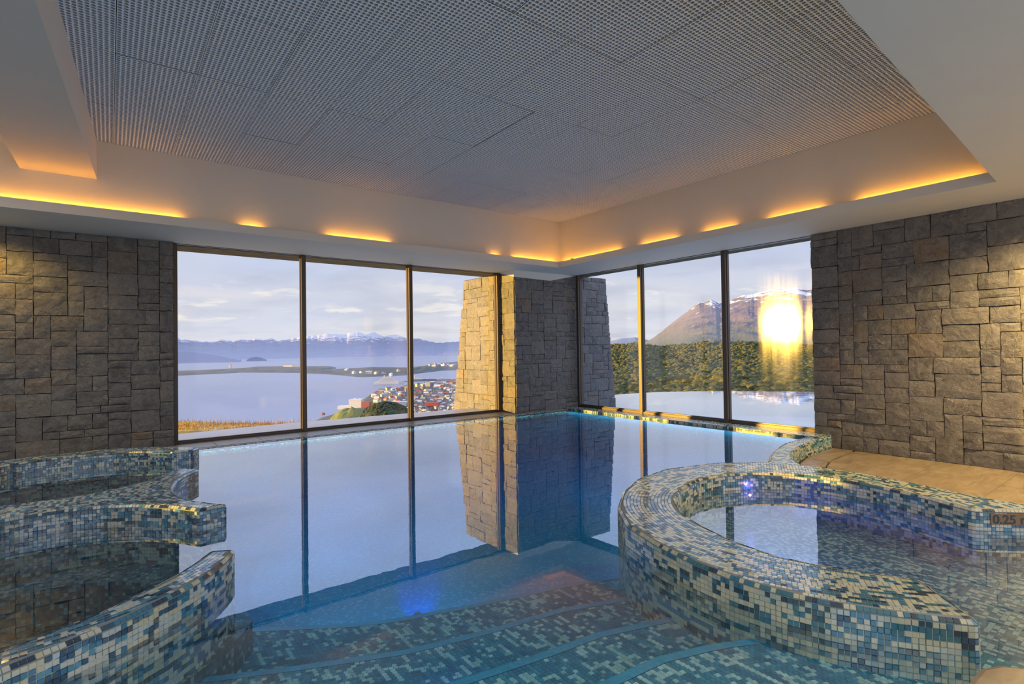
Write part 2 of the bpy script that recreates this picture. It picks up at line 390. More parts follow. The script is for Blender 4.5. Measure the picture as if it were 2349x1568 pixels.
# soffits, light tray, beam
def nearedge(x): return 1.03+(x-2.7)*(.26/4.36)
mb = MB()
mb.box(-10.2, 7.05, 7.77, 9.03, ZS, 3.01); mb.box(7.05, 8.35, nearedge(7.05), 9.03, ZS, 3.01)
mb.prism([(-10.2, -1.8), (8.35, -1.8), (8.35, nearedge(7.05)), (7.05, nearedge(7.05)), (-10.2, nearedge(-10.2))], ZS, 3.01)
so_ = mb.build('trim_2', M['plaster']); tag(so_, 'broad white soffit ring dropped around the light tray', 'soffit', kind='structure')
mb = MB()
mb.box(-10.2, 7.3, 8.0, 8.06, 3.01, 4.0); mb.box(7.3, 7.36, .6, 8.06, 3.01, 4.0); mb.box(-10.2, 7.3, .2, .26, 3.01, 4.0)
tw = mb.build('trim_3', M['plaster']); tag(tw, 'white upright sides of the ceiling tray, washed amber along their foot', 'tray wall', kind='structure')
mb = MB(); mb.prism([(-.11, 8.0), (-.11-.06*7.8, .26), (-.79-.02*7.8, .26), (-.79, 8.0)], 3.40, 3.95)
bo = mb.build('trim_4', M['plaster']); tag(bo, 'white dropped beam crossing the tray at upper left', 'beam', kind='structure')
mb = MB(); mb.box(-10.2, 8.6, -1.9, 9.7, 4.0, 4.15); mb.box(-10.2, 7.3, 8.06, 9.62, 3.01, 4.0); mb.box(7.36, 8.54, -1.9, 9.62, 3.01, 4.0); mb.box(-10.2, -.8, .26, 8.0, 3.9, 4.0)
ro = mb.build('roof', M['plaster']); tag(ro, 'white roof slab above the pool hall', 'roof', kind='structure')
mb = MB(); mb.box(-10.2, 8.54, 9.05, 9.62, 2.892, 3.0)
ev = mb.build('trim_5', M['eave']); tag(ev, 'olive grey eave underside outside the left window', 'eave', kind='structure')
mb = MB(); mb.box(8.22, 8.54, 1.0, 9.05, 2.893, 3.0)
ev = mb.build('trim_6', M['eave']); tag(ev, 'grey eave underside outside the right window', 'eave', kind='structure')

# ceiling: cellular panels
ceil = empty('ceiling', (3.6, 4.4, ZC), label='grey cellular grid ceiling inside the white tray', cat='ceiling', kind='structure')
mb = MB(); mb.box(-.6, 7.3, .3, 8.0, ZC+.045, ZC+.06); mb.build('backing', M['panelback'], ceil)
CELL = .0375; NXC, NYC = 16, 32
def panel_mesh(seed):
    V = []; F = []; MI = []
    rr = random.Random(seed)
    for i in range(NXC):
        for j in range(NYC):
            cx, cyy = (i+.5)*CELL, (j+.5)*CELL; hs = CELL/2
            off = 0
            b = len(V)
            outer = [(-hs, -hs), (0, -hs), (hs, -hs), (hs, 0), (hs, hs), (0, hs), (-hs, hs), (-hs, 0)]
            r = CELL*.385
            inner = [(r*.62*sx, r*sy*.9) if a else (r*sx, r*sy) for a, sx, sy in ((1, -1, -1), (0, 0, -1.05), (1, 1, -1), (0, 1.08, 0), (1, 1, 1), (0, 0, 1.05), (1, -1, 1), (0, -1.08, 0))]
            dz = -.004
            for x, y in outer: V.append((cx+x, cyy+y, 0))
            for x, y in inner: V.append((cx+x, cyy+y, dz))
            for x, y in inner: V.append((cx+x*.9, cyy+y*.9, .042))
            for k in range(8):
                l = (k+1) % 8
                F.append((b+k, b+8+k, b+8+l, b+l)); MI.append(0); F.append((b+8+k, b+16+k, b+16+l, b+8+l)); MI.append(1)
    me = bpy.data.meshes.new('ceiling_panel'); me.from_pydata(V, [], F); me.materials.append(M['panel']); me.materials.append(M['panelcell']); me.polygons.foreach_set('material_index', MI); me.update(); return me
PM = panel_mesh(1); pw, ph = NXC*CELL+.004, NYC*CELL+.004
nx = int(7.75/pw)+1; k = 0
x = 7.3-pw
while x > -.75:
    y = 8.0-ph; c = 0
    while y > .2-ph*.5:
        o = bpy.data.objects.new('ceiling_panel', PM); put(o, ceil); k += 1
        o.matrix_basis = Matrix.Translation((x+random.uniform(-.001, .001), y, ZC+random.uniform(-.003, .003)))@Matrix.Rotation(random.uniform(-.0022, .0022), 4, 'X')@Matrix.Rotation(random.uniform(-.003, .003), 4, 'Y')
        y -= ph
    x -= pw

# ------------------------------------------------------------------ windows
def window(name, label, axis, c, a0, a1, mull, z0, z1, first_end=True):
    w = empty(name, (c, a0, z0) if axis == 'x' else (a0, c, z0), label=label, cat='window', kind='structure')
    def bx(nm, u0, u1, v0, v1, zz0, zz1, mat, bev=.003):
        mb = MB()
        if axis == 'y': mb.box(u0, u1, c+v0, c+v1, zz0, zz1)
        else: mb.box(c+v0, c+v1, u0, u1, zz0, zz1)
        return mb.build(nm, mat, w, bevel=bev)
    posts = sorted([a0+.02]+mull+[a1-.02])
    for q in posts:
        hw = .036 if q in mull else .030
        p = bx('mullion' if q in mull else 'jamb', q-hw, q+hw, -.05, .075, z0, z1, M['bronze'])
        for s in (-1, 1):
            mb = MB()
            if axis == 'y': mb.box(q+s*hw-.009, q+s*hw+.009, c-.002, c+.045, z0+.05, z1-.05)
            else: mb.box(c-.002, c+.045, q+s*hw-.009, q+s*hw+.009, z0+.05, z1-.05)
            mb.build('glazing_bead', M['bronze'], p)
    bx('bottom_rail', a0, a1, -.03, .07, z0, z0+.045, M['bronze']); bx('bottom_bead', a0, a1, .0, .05, z0+.045, z0+.062, M['bronze'], 0)
    bx('top_rail', a0, a1, -.02, .07, z1-.003, z1+.02, M['bronze'], 0)
    for i in range(len(posts)-1):
        bx('pane', posts[i]+.02, posts[i+1]-.02, .012, .036, z0+.03, z1, M['glass'], 0)
    return w
window('window_1', 'three bay bronze framed window over the bay, left of the corner pier', 'y', YW, .73, 6.47, [2.54, 4.46], 0.0, 2.895)
window('window_2', 'three bay bronze framed window facing the snowy mountain', 'x', XWn, 3.3, 8.42, [4.93, 6.70], 0.03, 2.895)
window('window_3', 'window beyond the left stone wall, outside the picture', 'y', YW, -3.6, -1.25, [-2.9], 0.0, 2.895)

# ------------------------------------------------------------------ floors round the pool
fl = empty('floor', (3, 9, 0), label='travertine slab ledge along the foot of the left window', cat='floor', kind='structure')
mb = MB(); mb.box(-10, 8.15, 8.53, 9.3, -.3, -.02); mb.build('base', M['mortar'], fl)
x = -3.0
while x < PX:
    x1 = min(x+random.choice((.55, .6, .62)), PX+.02)
    mb = MB(); mb.box(x+.003, x1-.003, 8.475, 9.02, -.05, .012+random.uniform(-.001, .001)); mb.build('slab', M['deck'], fl, bevel=.003); x = x1
x = PX
while x < 8.1:
    x1 = min(x+.6, 8.16); mb = MB(); mb.box(x+.003, x1-.003, 8.475, 8.56, -.05, .012); mb.build('slab', M['deck'], fl, bevel=.003); x = x1
mb = MB(); mb.box(-10, -3.0, -1.6, 9.0, -.3, 0); mb.build('slab', M['deck'], fl)

fr = empty('floor_right', (6.5, 1.5, -.15), label='tan travertine floor below the right stone wall', cat='floor', kind='structure')
fin = [(8.12, 3.29), (7.5, 3.25), (7.13, 3.20), (6.8, 3.12), (6.5, 3.02), (6.25, 2.9), (6.05, 2.75), (5.9, 2.58), (5.8, 2.35)]
bor = [(p[0]+.0, p[1]-.26) if i < 3 else (p[0]+.12, p[1]-.24) if i < 6 else (p[0]+.24, p[1]-.14) for i, p in enumerate(fin)]
for i in range(0, len(fin)-2, 2):
    poly = [bor[i], fin[i], fin[i+1], fin[i+2], bor[i+2], bor[i+1]]
    c = np.mean(poly, axis=0); poly = [tuple(c+(np.array(p)-c)*.985) for p in poly]
    mb = MB(); mb.prism(poly, -.22, -.148); mb.build('border_slab', M['deck'], fr)
mb = MB(); mb.prism([(8.2, -1.6), (8.2, 3.3), (5.0, 3.3), (5.0, 1.0), (5.2, -1.6)], -.4, -.17); mb.build('base', M['mortar'], fr)
ys = [(-1.6, -.3), (-.3, .55), (.55, 1.35), (1.35, 2.05), (2.05, 2.72)]
for (ya, yb) in ys:
    for xa, xb in ((5.0, 6.1), (6.1, 7.2), (7.2, 8.13)):
        pa = [(xa, ya), (xb, ya), (xb, yb), (xa, yb)]
        if yb > 2.6 and xa < 7.0:
            if xa < 6: pa = [(5.0, ya), (6.1, ya), (6.1, 2.35), (6.0, 2.2), (5.0, 2.2)]
            else: pa = [(xa, ya), (xb, ya), (xb, 2.93), (6.85, 2.84), (6.55, 2.72), (6.3, 2.55), (6.1, 2.35)]
        elif yb > 2.6: pa = [(xa, ya), (xb, ya), (xb, 3.0), (xa, 2.93)]
        c = np.mean(pa, axis=0); pa = [tuple(c+(np.array(p)-c)*.996) for p in pa]
        mb = MB(); mb.prism(pa, -.22, -.15); mb.build('slab', M['deck'], fr)

# ------------------------------------------------------------------ pool basin
pb = empty('pool_basin', (3, 5, -.9), label='blue mosaic lined basin of the main pool', cat='pool', kind='structure')
FZ = -.92
mb = MB()
mb.face([(-3, -1.6, FZ), (8, -1.6, FZ), (8, 8.5, FZ), (-3, 8.5, FZ)], [(-3, -1.6), (8, -1.6), (8, 8.5), (-3, 8.5)]); mb.build('basin_floor', M['mos_pool'], pb)
mb = MB(); mb.box(-3.1, 8.2, 8.45, 8.475, -1, .004); mb.box(7.85, 8.18, 3.4, 8.47, -1, .03); mb.box(-3.1, -3, -1.6, 8.5, -1, 0); mb.box(-3.1, 5.2, -1.62, -1.5, -1, 0)
mb.build('basin_wall', M['mos_pool'], pb)
mb = MB(); mb.box(7.80, 8.16, 3.3, 8.5, .0, .034); mb.box(-3, 8.0, 8.415, 8.462, -.1, .006); mb.build('overflow_edge', M['mos_rim'], pb)

# ------------------------------------------------------------------ mosaic tiles
PITCH = .025
PAL = [CREAM, CREAM, CREAM, CREAM, PALE, TEAL, TEAL, (.045, .19, .29), DARK, NAVY]
TUBPAL = [(.60, .64, .58), (.52, .62, .62), (.10, .32, .46), (.05, .20, .33), (.05, .22, .36), (.03, .09, .17), (.03, .11, .20), (.02, .05, .10), CREAM, (.60, .64, .58)]
STEPPAL = [(.035, .23, .38), (.04, .26, .42), (.045, .28, .44), (.03, .19, .32), (.05, .31, .47), (.04, .25, .40), (.36, .62, .68), (.42, .68, .70), (.30, .56, .62), (.035, .22, .37)]
def tile_base(s=.0228, h=.0034, bv=.0011):
    a = s/2; v = [(-a, -a, 0), (a, -a, 0), (a, a, 0), (-a, a, 0)]; b = a-bv
    v += [(-b, -b, h), (b, -b, h), (b, b, h), (-b, b, h)]
    return np.array(v), [(4, 5, 6, 7), (0, 1, 5, 4), (1, 2, 6, 5), (2, 3, 7, 6), (3, 0, 4, 7)]
TV, TF = tile_base()
_single = {}
def single_tile(c, mat='tile'):
    key = (mat,)+tuple(round(x, 3) for x in c)
    if key not in _single:
        me = bpy.data.meshes.new('tile'); me.from_pydata([tuple(v) for v in TV], [], TF); me.materials.append(M[mat])
        at = me.color_attributes.new('tc', 'FLOAT_COLOR', 'POINT'); at.data.foreach_set('color', np.tile(np.array([*c, 1.0], np.float32), 8)); me.update(); _single[key] = me
    return _single[key]
def tiles(parent, C, U, N, pal, n_single=300, size=None, seed=0, mat='tile'):
    """C centres, U tangents, N normals. The tiles that show largest become parts, the rest one stuff part."""
    r = np.random.default_rng(seed); C = np.array(C); U = np.array(U); N = np.array(N); n = len(C)
    N = N+r.normal(0, .010, N.shape); N /= np.linalg.norm(N, axis=1)[:, None]
    U = U-(U*N).sum(1)[:, None]*N; U /= np.linalg.norm(U, axis=1)[:, None]; V = np.cross(N, U)
    sz = np.ones((n, 2)) if size is None else np.array(size)
    cells = r.random(n); idx = (cells*len(pal)).astype(int)
    cluster = r.random(n) < .35
    for i in range(1, n):
        if cluster[i]: idx[i] = idx[i-1]
    cols = np.array([pal[i] for i in idx])
    D = CO-C; dist = np.linalg.norm(D, axis=1); cosv = (D*N).sum(1)/dist
    w = (C-CO)@FW; px = CX+FPX*((C-CO)@CR)/w; py = CY-FPX*((C-CO)@CU)/w
    ok = (w > .2)&(px > 5)&(px < 2344)&(py > 5)&(py < 1563)&(cosv > 0)
    score = np.where(ok, cosv/dist**2, 0); order = np.argsort(-score)
    sing = [i for i in order[:n_single] if score[i] > 0]
    mask = np.ones(n, bool); mask[sing] = False
    for i in sing:
        o = bpy.data.objects.new('tile', single_tile(pal[idx[i]], mat)); put(o, parent)
        mt = Matrix((Vector(U[i])*sz[i][0], Vector(V[i])*sz[i][1], Vector(N[i]))).transposed().to_4x4(); o.matrix_basis = Matrix.Translation(C[i])@mt
    R = np.where(mask)[0]; k = len(R)
    if k:
        P = C[R][:, None, :]+TV[None, :, 0:1]*sz[R][:, None, 0:1]*U[R][:, None, :]+TV[None, :, 1:2]*sz[R][:, None, 1:2]*V[R][:, None, :]+TV[None, :, 2:3]*N[R][:, None, :]
        me = bpy.data.meshes.new('tiles'); me.vertices.add(k*8); me.vertices.foreach_set('co', P.astype(np.float32).ravel())
        F = (np.array(TF)[None]+np.arange(k)[:, None, None]*8).reshape(-1)
        me.loops.add(len(F)); me.loops.foreach_set('vertex_index', F.astype(np.int32)); me.polygons.add(k*5)
        me.polygons.foreach_set('loop_start', np.arange(k*5, dtype=np.int32)*4); me.polygons.foreach_set('loop_total', np.full(k*5, 4, np.int32))
        me.update(calc_edges=True)
        cc = cols[R]*(1+r.normal(0, .07, (k, 1))); cc = np.clip(cc, 0, 1); cc = np.repeat(np.concatenate([cc, np.ones((k, 1))], 1), 8, axis=0)
        at = me.color_attributes.new('tc', 'FLOAT_COLOR', 'POINT'); at.data.foreach_set('color', cc.astype(np.float32).ravel())
        me.materials.append(M[mat]); me.shade_flat(); o = bpy.data.objects.new('tiles', me); put(o, parent); o['kind'] = 'stuff'
def inside(poly, X, Y):
    c = np.zeros(len(X), bool); n = len(poly)
    for i in range(n):
        x1, y1 = poly[i]; x2, y2 = poly[(i+1) % n]
        if y1 == y2: continue
        t = ((y1 > Y) != (y2 > Y)) & (X < (x2-x1)*(Y-y1)/(y2-y1)+x1); c ^= t
    return c
def resample(poly, step):
    P = np.array(poly+[poly[0]]); d = np.linalg.norm(np.diff(P, axis=0), axis=1); S = np.concatenate([[0], np.cumsum(d)])
    n = max(8, round(S[-1]/step)); s = np.arange(n)*S[-1]/n
    return np.stack([np.interp(s, S, P[:, 0]), np.interp(s, S, P[:, 1])], 1)
def smooth_poly(P, it=1, keep=None):
    P = np.array(P)
    for _ in range(it): P = .25*np.roll(P, 1, 0)+.5*P+.25*np.roll(P, -1, 0)
    return P
def outward(P):
    T = np.roll(P, -1, 0)-np.roll(P, 1, 0); T /= np.linalg.norm(T, axis=1)[:, None]
    N = np.stack([T[:, 1], -T[:, 0]], 1)
    area = .5*np.sum(P[:, 0]*np.roll(P[:, 1], -1)-np.roll(P[:, 0], -1)*P[:, 1])
    return (T, N) if area > 0 else (T, -N)
def rim(name, label, cat, poly, zt, zb, pal, center=None, n_single=300, seed=1, zt_tiles=-.28, r=.024, coremat='mos_rim', group=None, kind=None):
    root = empty(name, (float(np.mean([p[0] for p in poly])), float(np.mean([p[1] for p in poly])), zb), label=label, cat=cat, group=group, kind=kind)
    P = resample(poly, PITCH); P = smooth_poly(P, 2); T, N = outward(P); n = len(P)
    L = np.arange(n+1)*PITCH
    prof = [(0, zb), (0, zt-r), (r*.3, zt-r*.3), (r, zt)]
    rings = [np.concatenate([P-N*(d+.004), np.full((n, 1), z-.003 if k else z)], 1) for k, (d, z) in enumerate(prof)]
    mb = MB()
    for k in range(3):
        for i in range(n):
            j = (i+1) % n; a, b_, c, d = rings[k][i], rings[k][j], rings[k+1][j], rings[k+1][i]
            mb.face([a, b_, c, d], [(L[i], a[2]), (L[i+1], b_[2]), (L[i+1], c[2]), (L[i], d[2])], 1 if k == 0 else 0)
    top = rings[3]
    for tri in tessellate_polygon([[Vector((p[0], p[1], 0)) for p in top]]):
        q = [tuple(top[i]) for i in tri]; a2 = (q[1][0]-q[0][0])*(q[2][1]-q[0][1])-(q[2][0]-q[0][0])*(q[1][1]-q[0][1])
        if abs(a2) > 1e-9: mb.face(q, [(p[0], p[1]) for p in q], 0)
    mb.build('core', [M['grout'], M[coremat]], root, weld=True)
    C, U, NN = [], [], []
    z = zt-r-PITCH/2
    n3 = np.concatenate([N, np.zeros((n, 1))], 1); t3 = np.concatenate([T, np.zeros((n, 1))], 1)
    while z > max(zt_tiles, zb):
        C.append(np.concatenate([P-N*.004, np.full((n, 1), z)], 1)); U.append(t3); NN.append(n3); z -= PITCH
    k45 = .7071; C.append(np.concatenate([P-N*(r*.36+.003), np.full((n, 1), zt-r*.36-.003)], 1)); U.append(t3); NN.append(n3*k45+np.array([0, 0, k45]))
    # top
    ins = P-N*(r+.003)
    if center is not None:
        X, Y, A = [], [], []
        R = np.hypot(ins[:, 0]-center[0], ins[:, 1]-center[1]); rr_ = R.min()-.3 if R.min() > .5 else .3
        rr_ = max(.3, math.floor(rr_/PITCH)*PITCH)
        while rr_ < R.max()+.05:
            m_ = round(2*math.pi*rr_/PITCH); th = (np.arange(m_)+.5*(int(rr_/PITCH) % 2))*2*math.pi/m_
            X.append(center[0]+rr_*np.cos(th)); Y.append(center[1]+rr_*np.sin(th)); A.append(th+math.pi/2); rr_ += PITCH
        X, Y, A = map(np.concatenate, (X, Y, A))
    else:
        gx = np.arange(ins[:, 0].min(), ins[:, 0].max(), PITCH); gy = np.arange(ins[:, 1].min(), ins[:, 1].max(), PITCH)
        X, Y = [g.ravel() for g in np.meshgrid(gx, gy)]; A = np.zeros(len(X))
    s2 = P-N*(r+.011); keep = inside([tuple(p) for p in s2], X, Y); X, Y, A = X[keep], Y[keep], A[keep]
    C.append(np.stack([X, Y, np.full(len(X), zt-.004)], 1)); U.append(np.stack([np.cos(A), np.sin(A), A*0], 1)); NN.append(np.tile([0, 0, 1.0], (len(X), 1)))
    tiles(root, np.concatenate(C), np.concatenate(U), np.concatenate(NN), pal, n_single, seed=seed)
    return root
def arc(c, r, a0, a1, n=24):
    return [(c[0]+r*math.cos(math.radians(a0+(a1-a0)*i/n)), c[1]+r*math.sin(math.radians(a0+(a1-a0)*i/n))) for i in range(n+1)]

# right-hand whirlpool
SPC = (3.95, 1.70)
outer = [(5.2, .62), (5.2, 1.09), (5.3, 1.46), (5.39, 1.87), (5.38, 2.30), (5.2, 2.75), (4.77, 3.05), (4.2, 3.19), (3.68, 3.10), (3.31, 2.92), (2.95, 2.66), (2.70, 2.36), (2.57, 2.03), (2.50, 1.72), (2.48, 1.47), (2.51, 1.25), (2.57, 1.06), (2.67, .88), (2.78, .72), (2.87, .60)]
inner = [(3.17, .90), (3.08, 1.08), (2.97, 1.32), (2.93, 1.50), (2.97, 1.78), (3.06, 2.03), (3.19, 2.27), (3.42, 2.50), (3.74, 2.66), (4.1, 2.74), (4.4, 2.70), (4.67, 2.56), (4.88, 2.33), (4.98, 2.03), (4.98, 1.73), (4.90, 1.36), (4.77, 1.04)]
spa_poly = outer+inner
spa = rim('mosaic_kerb', 'mosaic rim of the round whirlpool at right, ending beside the depth marking', 'whirlpool rim', spa_poly, .15, -.9, PAL, SPC, seed=3)
# left-hand whirlpools
T1, T2 = (-.35, 6.87), (-.45, 4.12)
r1 = arc(T1, 1.13, 180, 34, 20)+[(.80, 7.50), (.90, 7.66)]+arc(T1, 1.47, 36, 180, 20)
rim('mosaic_kerb', 'curved mosaic rim of the far left whirlpool, nearest the stone wall', 'whirlpool rim', r1[::-1], .145, -.9, TUBPAL, T1, seed=4)
r2 = [(-1.7, 5.82), (-.9, 5.78), (-.48, 5.72), (-.16, 5.72), (.12, 5.84), (.29, 5.99), (.42, 6.17), (.58, 6.40), (.73, 6.22), (.60, 6.03), (.50, 5.80), (.44, 5.52), (.43, 5.30), (.46, 5.10), (.53, 4.92), (.64, 4.74), (.73, 4.62),
      (.53, 4.60), (.38, 4.84), (.17, 5.05), (-.04, 5.18), (-.25, 5.25), (-.5, 5.25), (-.9, 5.15), (-1.7, 5.1)]
rim('mosaic_kerb', 'forked mosaic rim between the two left whirlpools', 'whirlpool rim', r2, .145, -.9, TUBPAL, (1.2, 5.5), seed=5)
r3 = [(-1.5, 3.35), (-1.1, 3.10), (-.7, 2.95), (-.35, 2.92), (-.03, 3.08), (.26, 3.32), (.37, 3.46), (.47, 3.61), (.60, 3.54), (.52, 3.38), (.40, 3.20), (.24, 3.06), (.03, 2.91), (-.19, 2.80), (-.4, 2.70), (-.75, 2.72), (-1.2, 2.85), (-1.65, 3.1)]
rim('mosaic_kerb', 'slim curved mosaic rim nearest the viewer at lower left', 'whirlpool rim', r3, .145, -.9, TUBPAL, T2, seed=6)
# overflow curve
oc = [(8.12, 3.5), (7.75, 3.5), (7.12, 3.47), (6.82, 3.40), (6.52, 3.31), (6.2, 3.20), (5.95, 3.08), (5.6, 2.85), (5.3, 2.6), (5.2, 2.75)]
oc = [(8.12, 3.5), (7.75, 3.5), (7.12, 3.47), (6.82, 3.40), (6.52, 3.31), (6.2, 3.20), (5.95, 3.08), (5.5, 2.95), (5.3, 2.75), (5.4, 2.4), (5.72, 2.35), (5.83, 2.55), (5.98, 2.75), (6.2, 2.93), (6.45, 3.06), (6.75, 3.17), (7.13, 3.25), (7.6, 3.29), (8.12, 3.29)]
rim('overflow_band', 'pale mosaic overflow band curving from the right window to the whirlpool', 'pool edge', oc, .012, -.2, [CREAM, PALE, SKYB, SKYB, TEAL, PALE, DARK, PALE], (6.6, 5.2), seed=8, n_single=120, zt_tiles=-.16, r=.012)

# tub floors and benches
for nm, c, lab in (('tub_floor', T1, 'sunken mosaic seat ring inside the far left whirlpool'), ('tub_floor', T2, 'sunken mosaic seat ring inside the near left whirlpool')):
    t_ = empty(nm, (c[0], c[1], -.7), label=lab, cat='pool bench', kind='structure')
    mb = MB(); mb.prism(arc(c, 1.25, 0, 360, 40)[:-1], -.9, -.58); mb.build('seat_floor', M['mos_dark'], t_)
    mb = MB(); a_ = arc(c, .78, 28, 332, 36); b_ = arc(c, 1.28, 28, 332, 36)
    mb.prism(a_+b_[::-1], -.6, -.30); o = mb.build('bench', M['mos_dark'], t_)
    for ang in (62, 205, 262):
        mb = MB(); q = (c[0]+.775*math.cos(math.radians(ang)), c[1]+.775*math.sin(math.radians(ang)))
# right whirlpool floor (shallow, 0.25 m)
sf = empty('spa_floor', (4, 1.5, -.6), label='shallow blue grey mosaic floor inside the right whirlpool', cat='pool floor', kind='structure')
mb = MB(); mb.prism([(2.9, -1.5), (6.0, -1.5), (5.6, 1.2), (5.3, 2.6), (4.6, 2.95), (3.6, 2.95), (2.9, 2.3), (2.75, 1.5), (2.85, .8), (3.0, .5)], -.9, -.22); mb.build('floor_slab', M['mos_wade'], sf)

# pool steps
E3 = [(-3, 1.9), (.5, 1.72), (1.65, 1.62), (2.0, 1.59), (2.28, 1.50), (2.7, 1.30)]
E2 = [(-3, 3.2), (0, 2.45), (1.3, 2.18), (1.74, 2.11), (2.1, 2.07), (2.54, 1.93), (3.1, 1.7)]
E1 = [(-3, 4.2), (-.2, 3.5), (.45, 3.15), (.81, 2.98), (1.3, 2.77), (1.73, 2.67), (2.3, 2.58), (2.8, 2.40), (3.2, 2.2)]
E0 = [(-3, 5.2), (-.2, 4.4), (.4, 4.05), (.77, 3.79), (1.27, 3.46), (1.52, 3.35), (2.04, 3.19), (2.76, 3.02), (3.4, 2.8)]
steps = empty('pool_steps', (1.5, 1.5, -.9), label='four wide underwater mosaic steps with plain blue nosings', cat='pool steps')
XR_ = np.arange(-1.2, 3.25, .05)
def yv(E, x): return float(np.interp(x, [p[0] for p in E], [p[1] for p in E]))
EY = [(lambda x: -1.5)]+[(lambda x, E=E: yv(E, x)) for E in (E3, E2, E1, E0)]
SZ = [-.12, -.24, -.36, -.48]
C, U, NN = [[] for _ in range(4)], [[] for _ in range(4)], [[] for _ in range(4)]
M['nosing'] = m_mosaic('mosaic_blue_nosing', [(0, (.02, .32, .55)), (.5, (.025, .35, .60)), (.8, (.02, .28, .5))], grout=(.05, .25, .38))
M['step'] = m_mosaic('mosaic_step', [(0, (.045, .20, .30)), (.4, (.05, .24, .34)), (.6, (.34, .55, .56)), (.78, (.04, .17, .26))], grout=(.06, .16, .2))
SP_ARR = [tuple(p) for p in resample(spa_poly, .05)]
for k in range(4):
    lo, hi, z = EY[k], EY[k+1], SZ[k]
    mb = MB(); xs = XR_
    for a, b_ in zip(xs[:-1], xs[1:]):
        y0a, y0b, y1a, y1b = lo(a)-.02, lo(b_)-.02, hi(a), hi(b_)
        nza, nzb = y1a-.062, y1b-.062
        mb.face([(a, y0a, z-.004), (b_, y0b, z-.004), (b_, nzb, z-.004), (a, nza, z-.004)], [(a, y0a), (b_, y0b), (b_, nzb), (a, nza)], 0)
        mb.face([(a, nza, z), (b_, nzb, z), (b_, y1b-.008, z), (a, y1a-.008, z)], [(a, 0), (b_, 0), (b_, .05), (a, .05)], 1)
        mb.face([(a, y1a-.008, z), (b_, y1b-.008, z), (b_, y1b, z-.008), (a, y1a, z-.008)], [(a, .05), (b_, .05), (b_, .062), (a, .062)], 1)
        mb.face([(a, y1a, z-.008), (b_, y1b, z-.008), (b_, y1b, z-.06), (a, y1a, z-.06)], [(a, .062), (b_, .062), (b_, .12), (a, .12)], 1)
        mb.face([(a, y1a, z-.06), (b_, y1b, z-.06), (b_, y1b, z-.9), (a, y1a, z-.9)], [(a, .1), (b_, .1), (b_, .9), (a, .9)], 0)
    st = mb.build('step', [M['step'], M['nosing']], steps)
    X = np.arange(-.35, 3.0, PITCH); cc = []
    for x in X:
        y1 = hi(x)-.075; y0 = max(lo(x)+.01, .6)
        slope = (hi(x+.02)-hi(x-.02))/.04
        y = y1
        while y > y0:
            cc.append((x, y, z-.004, slope)); y -= PITCH
    cc = np.array(cc)
    pxx = np.array([proj(c[:3]) for c in cc]); vis = (pxx[:, 0] > -40) & (pxx[:, 0] < 2390) & (pxx[:, 1] < 1600) & ~inside(SP_ARR, cc[:, 0], cc[:, 1]) & (pxx[:, 2] > 0)
    cc = cc[vis]
    if len(cc):
        uu = np.stack([np.ones(len(cc)), cc[:, 3], np.zeros(len(cc))], 1)
        tiles(st, cc[:, :3], uu, np.tile([0, 0, 1.0], (len(cc), 1)), STEPPAL, 75, size=np.stack([np.sqrt(1+cc[:, 3]**2), 1/np.sqrt(1+cc[:, 3]**2)], 1), seed=20+k, mat='tile_wet')

# water bodies
WP = [(-3, -1.5), (6.0, -1.5), (5.6, .4), (5.12, .72), (5.1, 1.2), (5.2, 1.9), (5.18, 2.3), (5.0, 2.6), (5.25, 2.78), (5.5, 2.86), (5.95, 3.0), (6.5, 3.22), (7.12, 3.38), (7.75, 3.42), (7.86, 3.45), (7.86, 8.46), (-3, 8.46)]
mb = MB(); mb.prism(WP, -1.3, 0.0); wt = mb.build('pool_water', M['water'], weld=True); tag(wt, 'still clear blue water of the indoor pool and whirlpools', 'water', kind='structure')
INF = [(8.35, 1.0), (8.35, 8.5), (8.3, 9.6), (9.6, 10.3), (11.14, 10.2), (12.67, 9.93), (13.76, 9.21), (14.57, 8.32), (15.3, 7.4), (15.74, 6.6), (16.0, 5.5), (16.0, 3.5), (15.4, 1.0)]
M['water_out'] = m_water('infinity_water', 0, (1, 1, 1), .22, .10, p=3.0)
mb = MB(); mb.face([(p[0], p[1], 0) for p in INF]); wo_ = mb.build('infinity_water', M['water_out']); tag(wo_, 'pale blue water of the outdoor infinity pool beyond the right window', 'water', kind='structure')
ib = empty('infinity_pool', (12, 6, -.8), label='outdoor infinity pool shell with curved spill edge', cat='pool', kind='structure')
mb = MB(); mb.face([(p[0], p[1], -.7) for p in INF]); mb.build('basin_floor', m_plain('pale_blue_liner', (.30, .55, .72), .5), ib)
mb = MB(); mb.prism(INF, -6, -.012, cap=False, bottom=False); mb.build('basin_wall', M['mos_pool'], ib)

# ------------------------------------------------------------------ tray lights, lamps
def light_strip(x0, y0, x1, y1, label, e=1.0):
    d = Vector((x1-x0, y1-y0, 0)); L = d.length; c = Vector(((x0+x1)/2, (y0+y1)/2, 3.022))
    r = empty('light_strip', c, label=label, cat='light strip', group='amber LED strips hidden in the ceiling tray')
    u = d.normalized(); v = Vector((-u.y, u.x, 0))*.008
    def pz(a, w, z): return tuple(c+u*a+v*w+Vector((0, 0, z)))
    mb = MB(); mb.prism([pz(-L/2, -1, 0)[:2], pz(L/2, -1, 0)[:2], pz(L/2, 1, 0)[:2], pz(-L/2, 1, 0)[:2]], 3.012, 3.020); mb.build('carrier', M['alu'], r)
    mb = MB(); mb.prism([pz(-L/2, -.7, 0)[:2], pz(L/2, -.7, 0)[:2], pz(L/2, .7, 0)[:2], pz(-L/2, .7, 0)[:2]], 3.020, 3.030); mb.build('diodes', M['strip'], r)
LAB = 'amber LED strip hidden behind the lip of the ceiling tray'
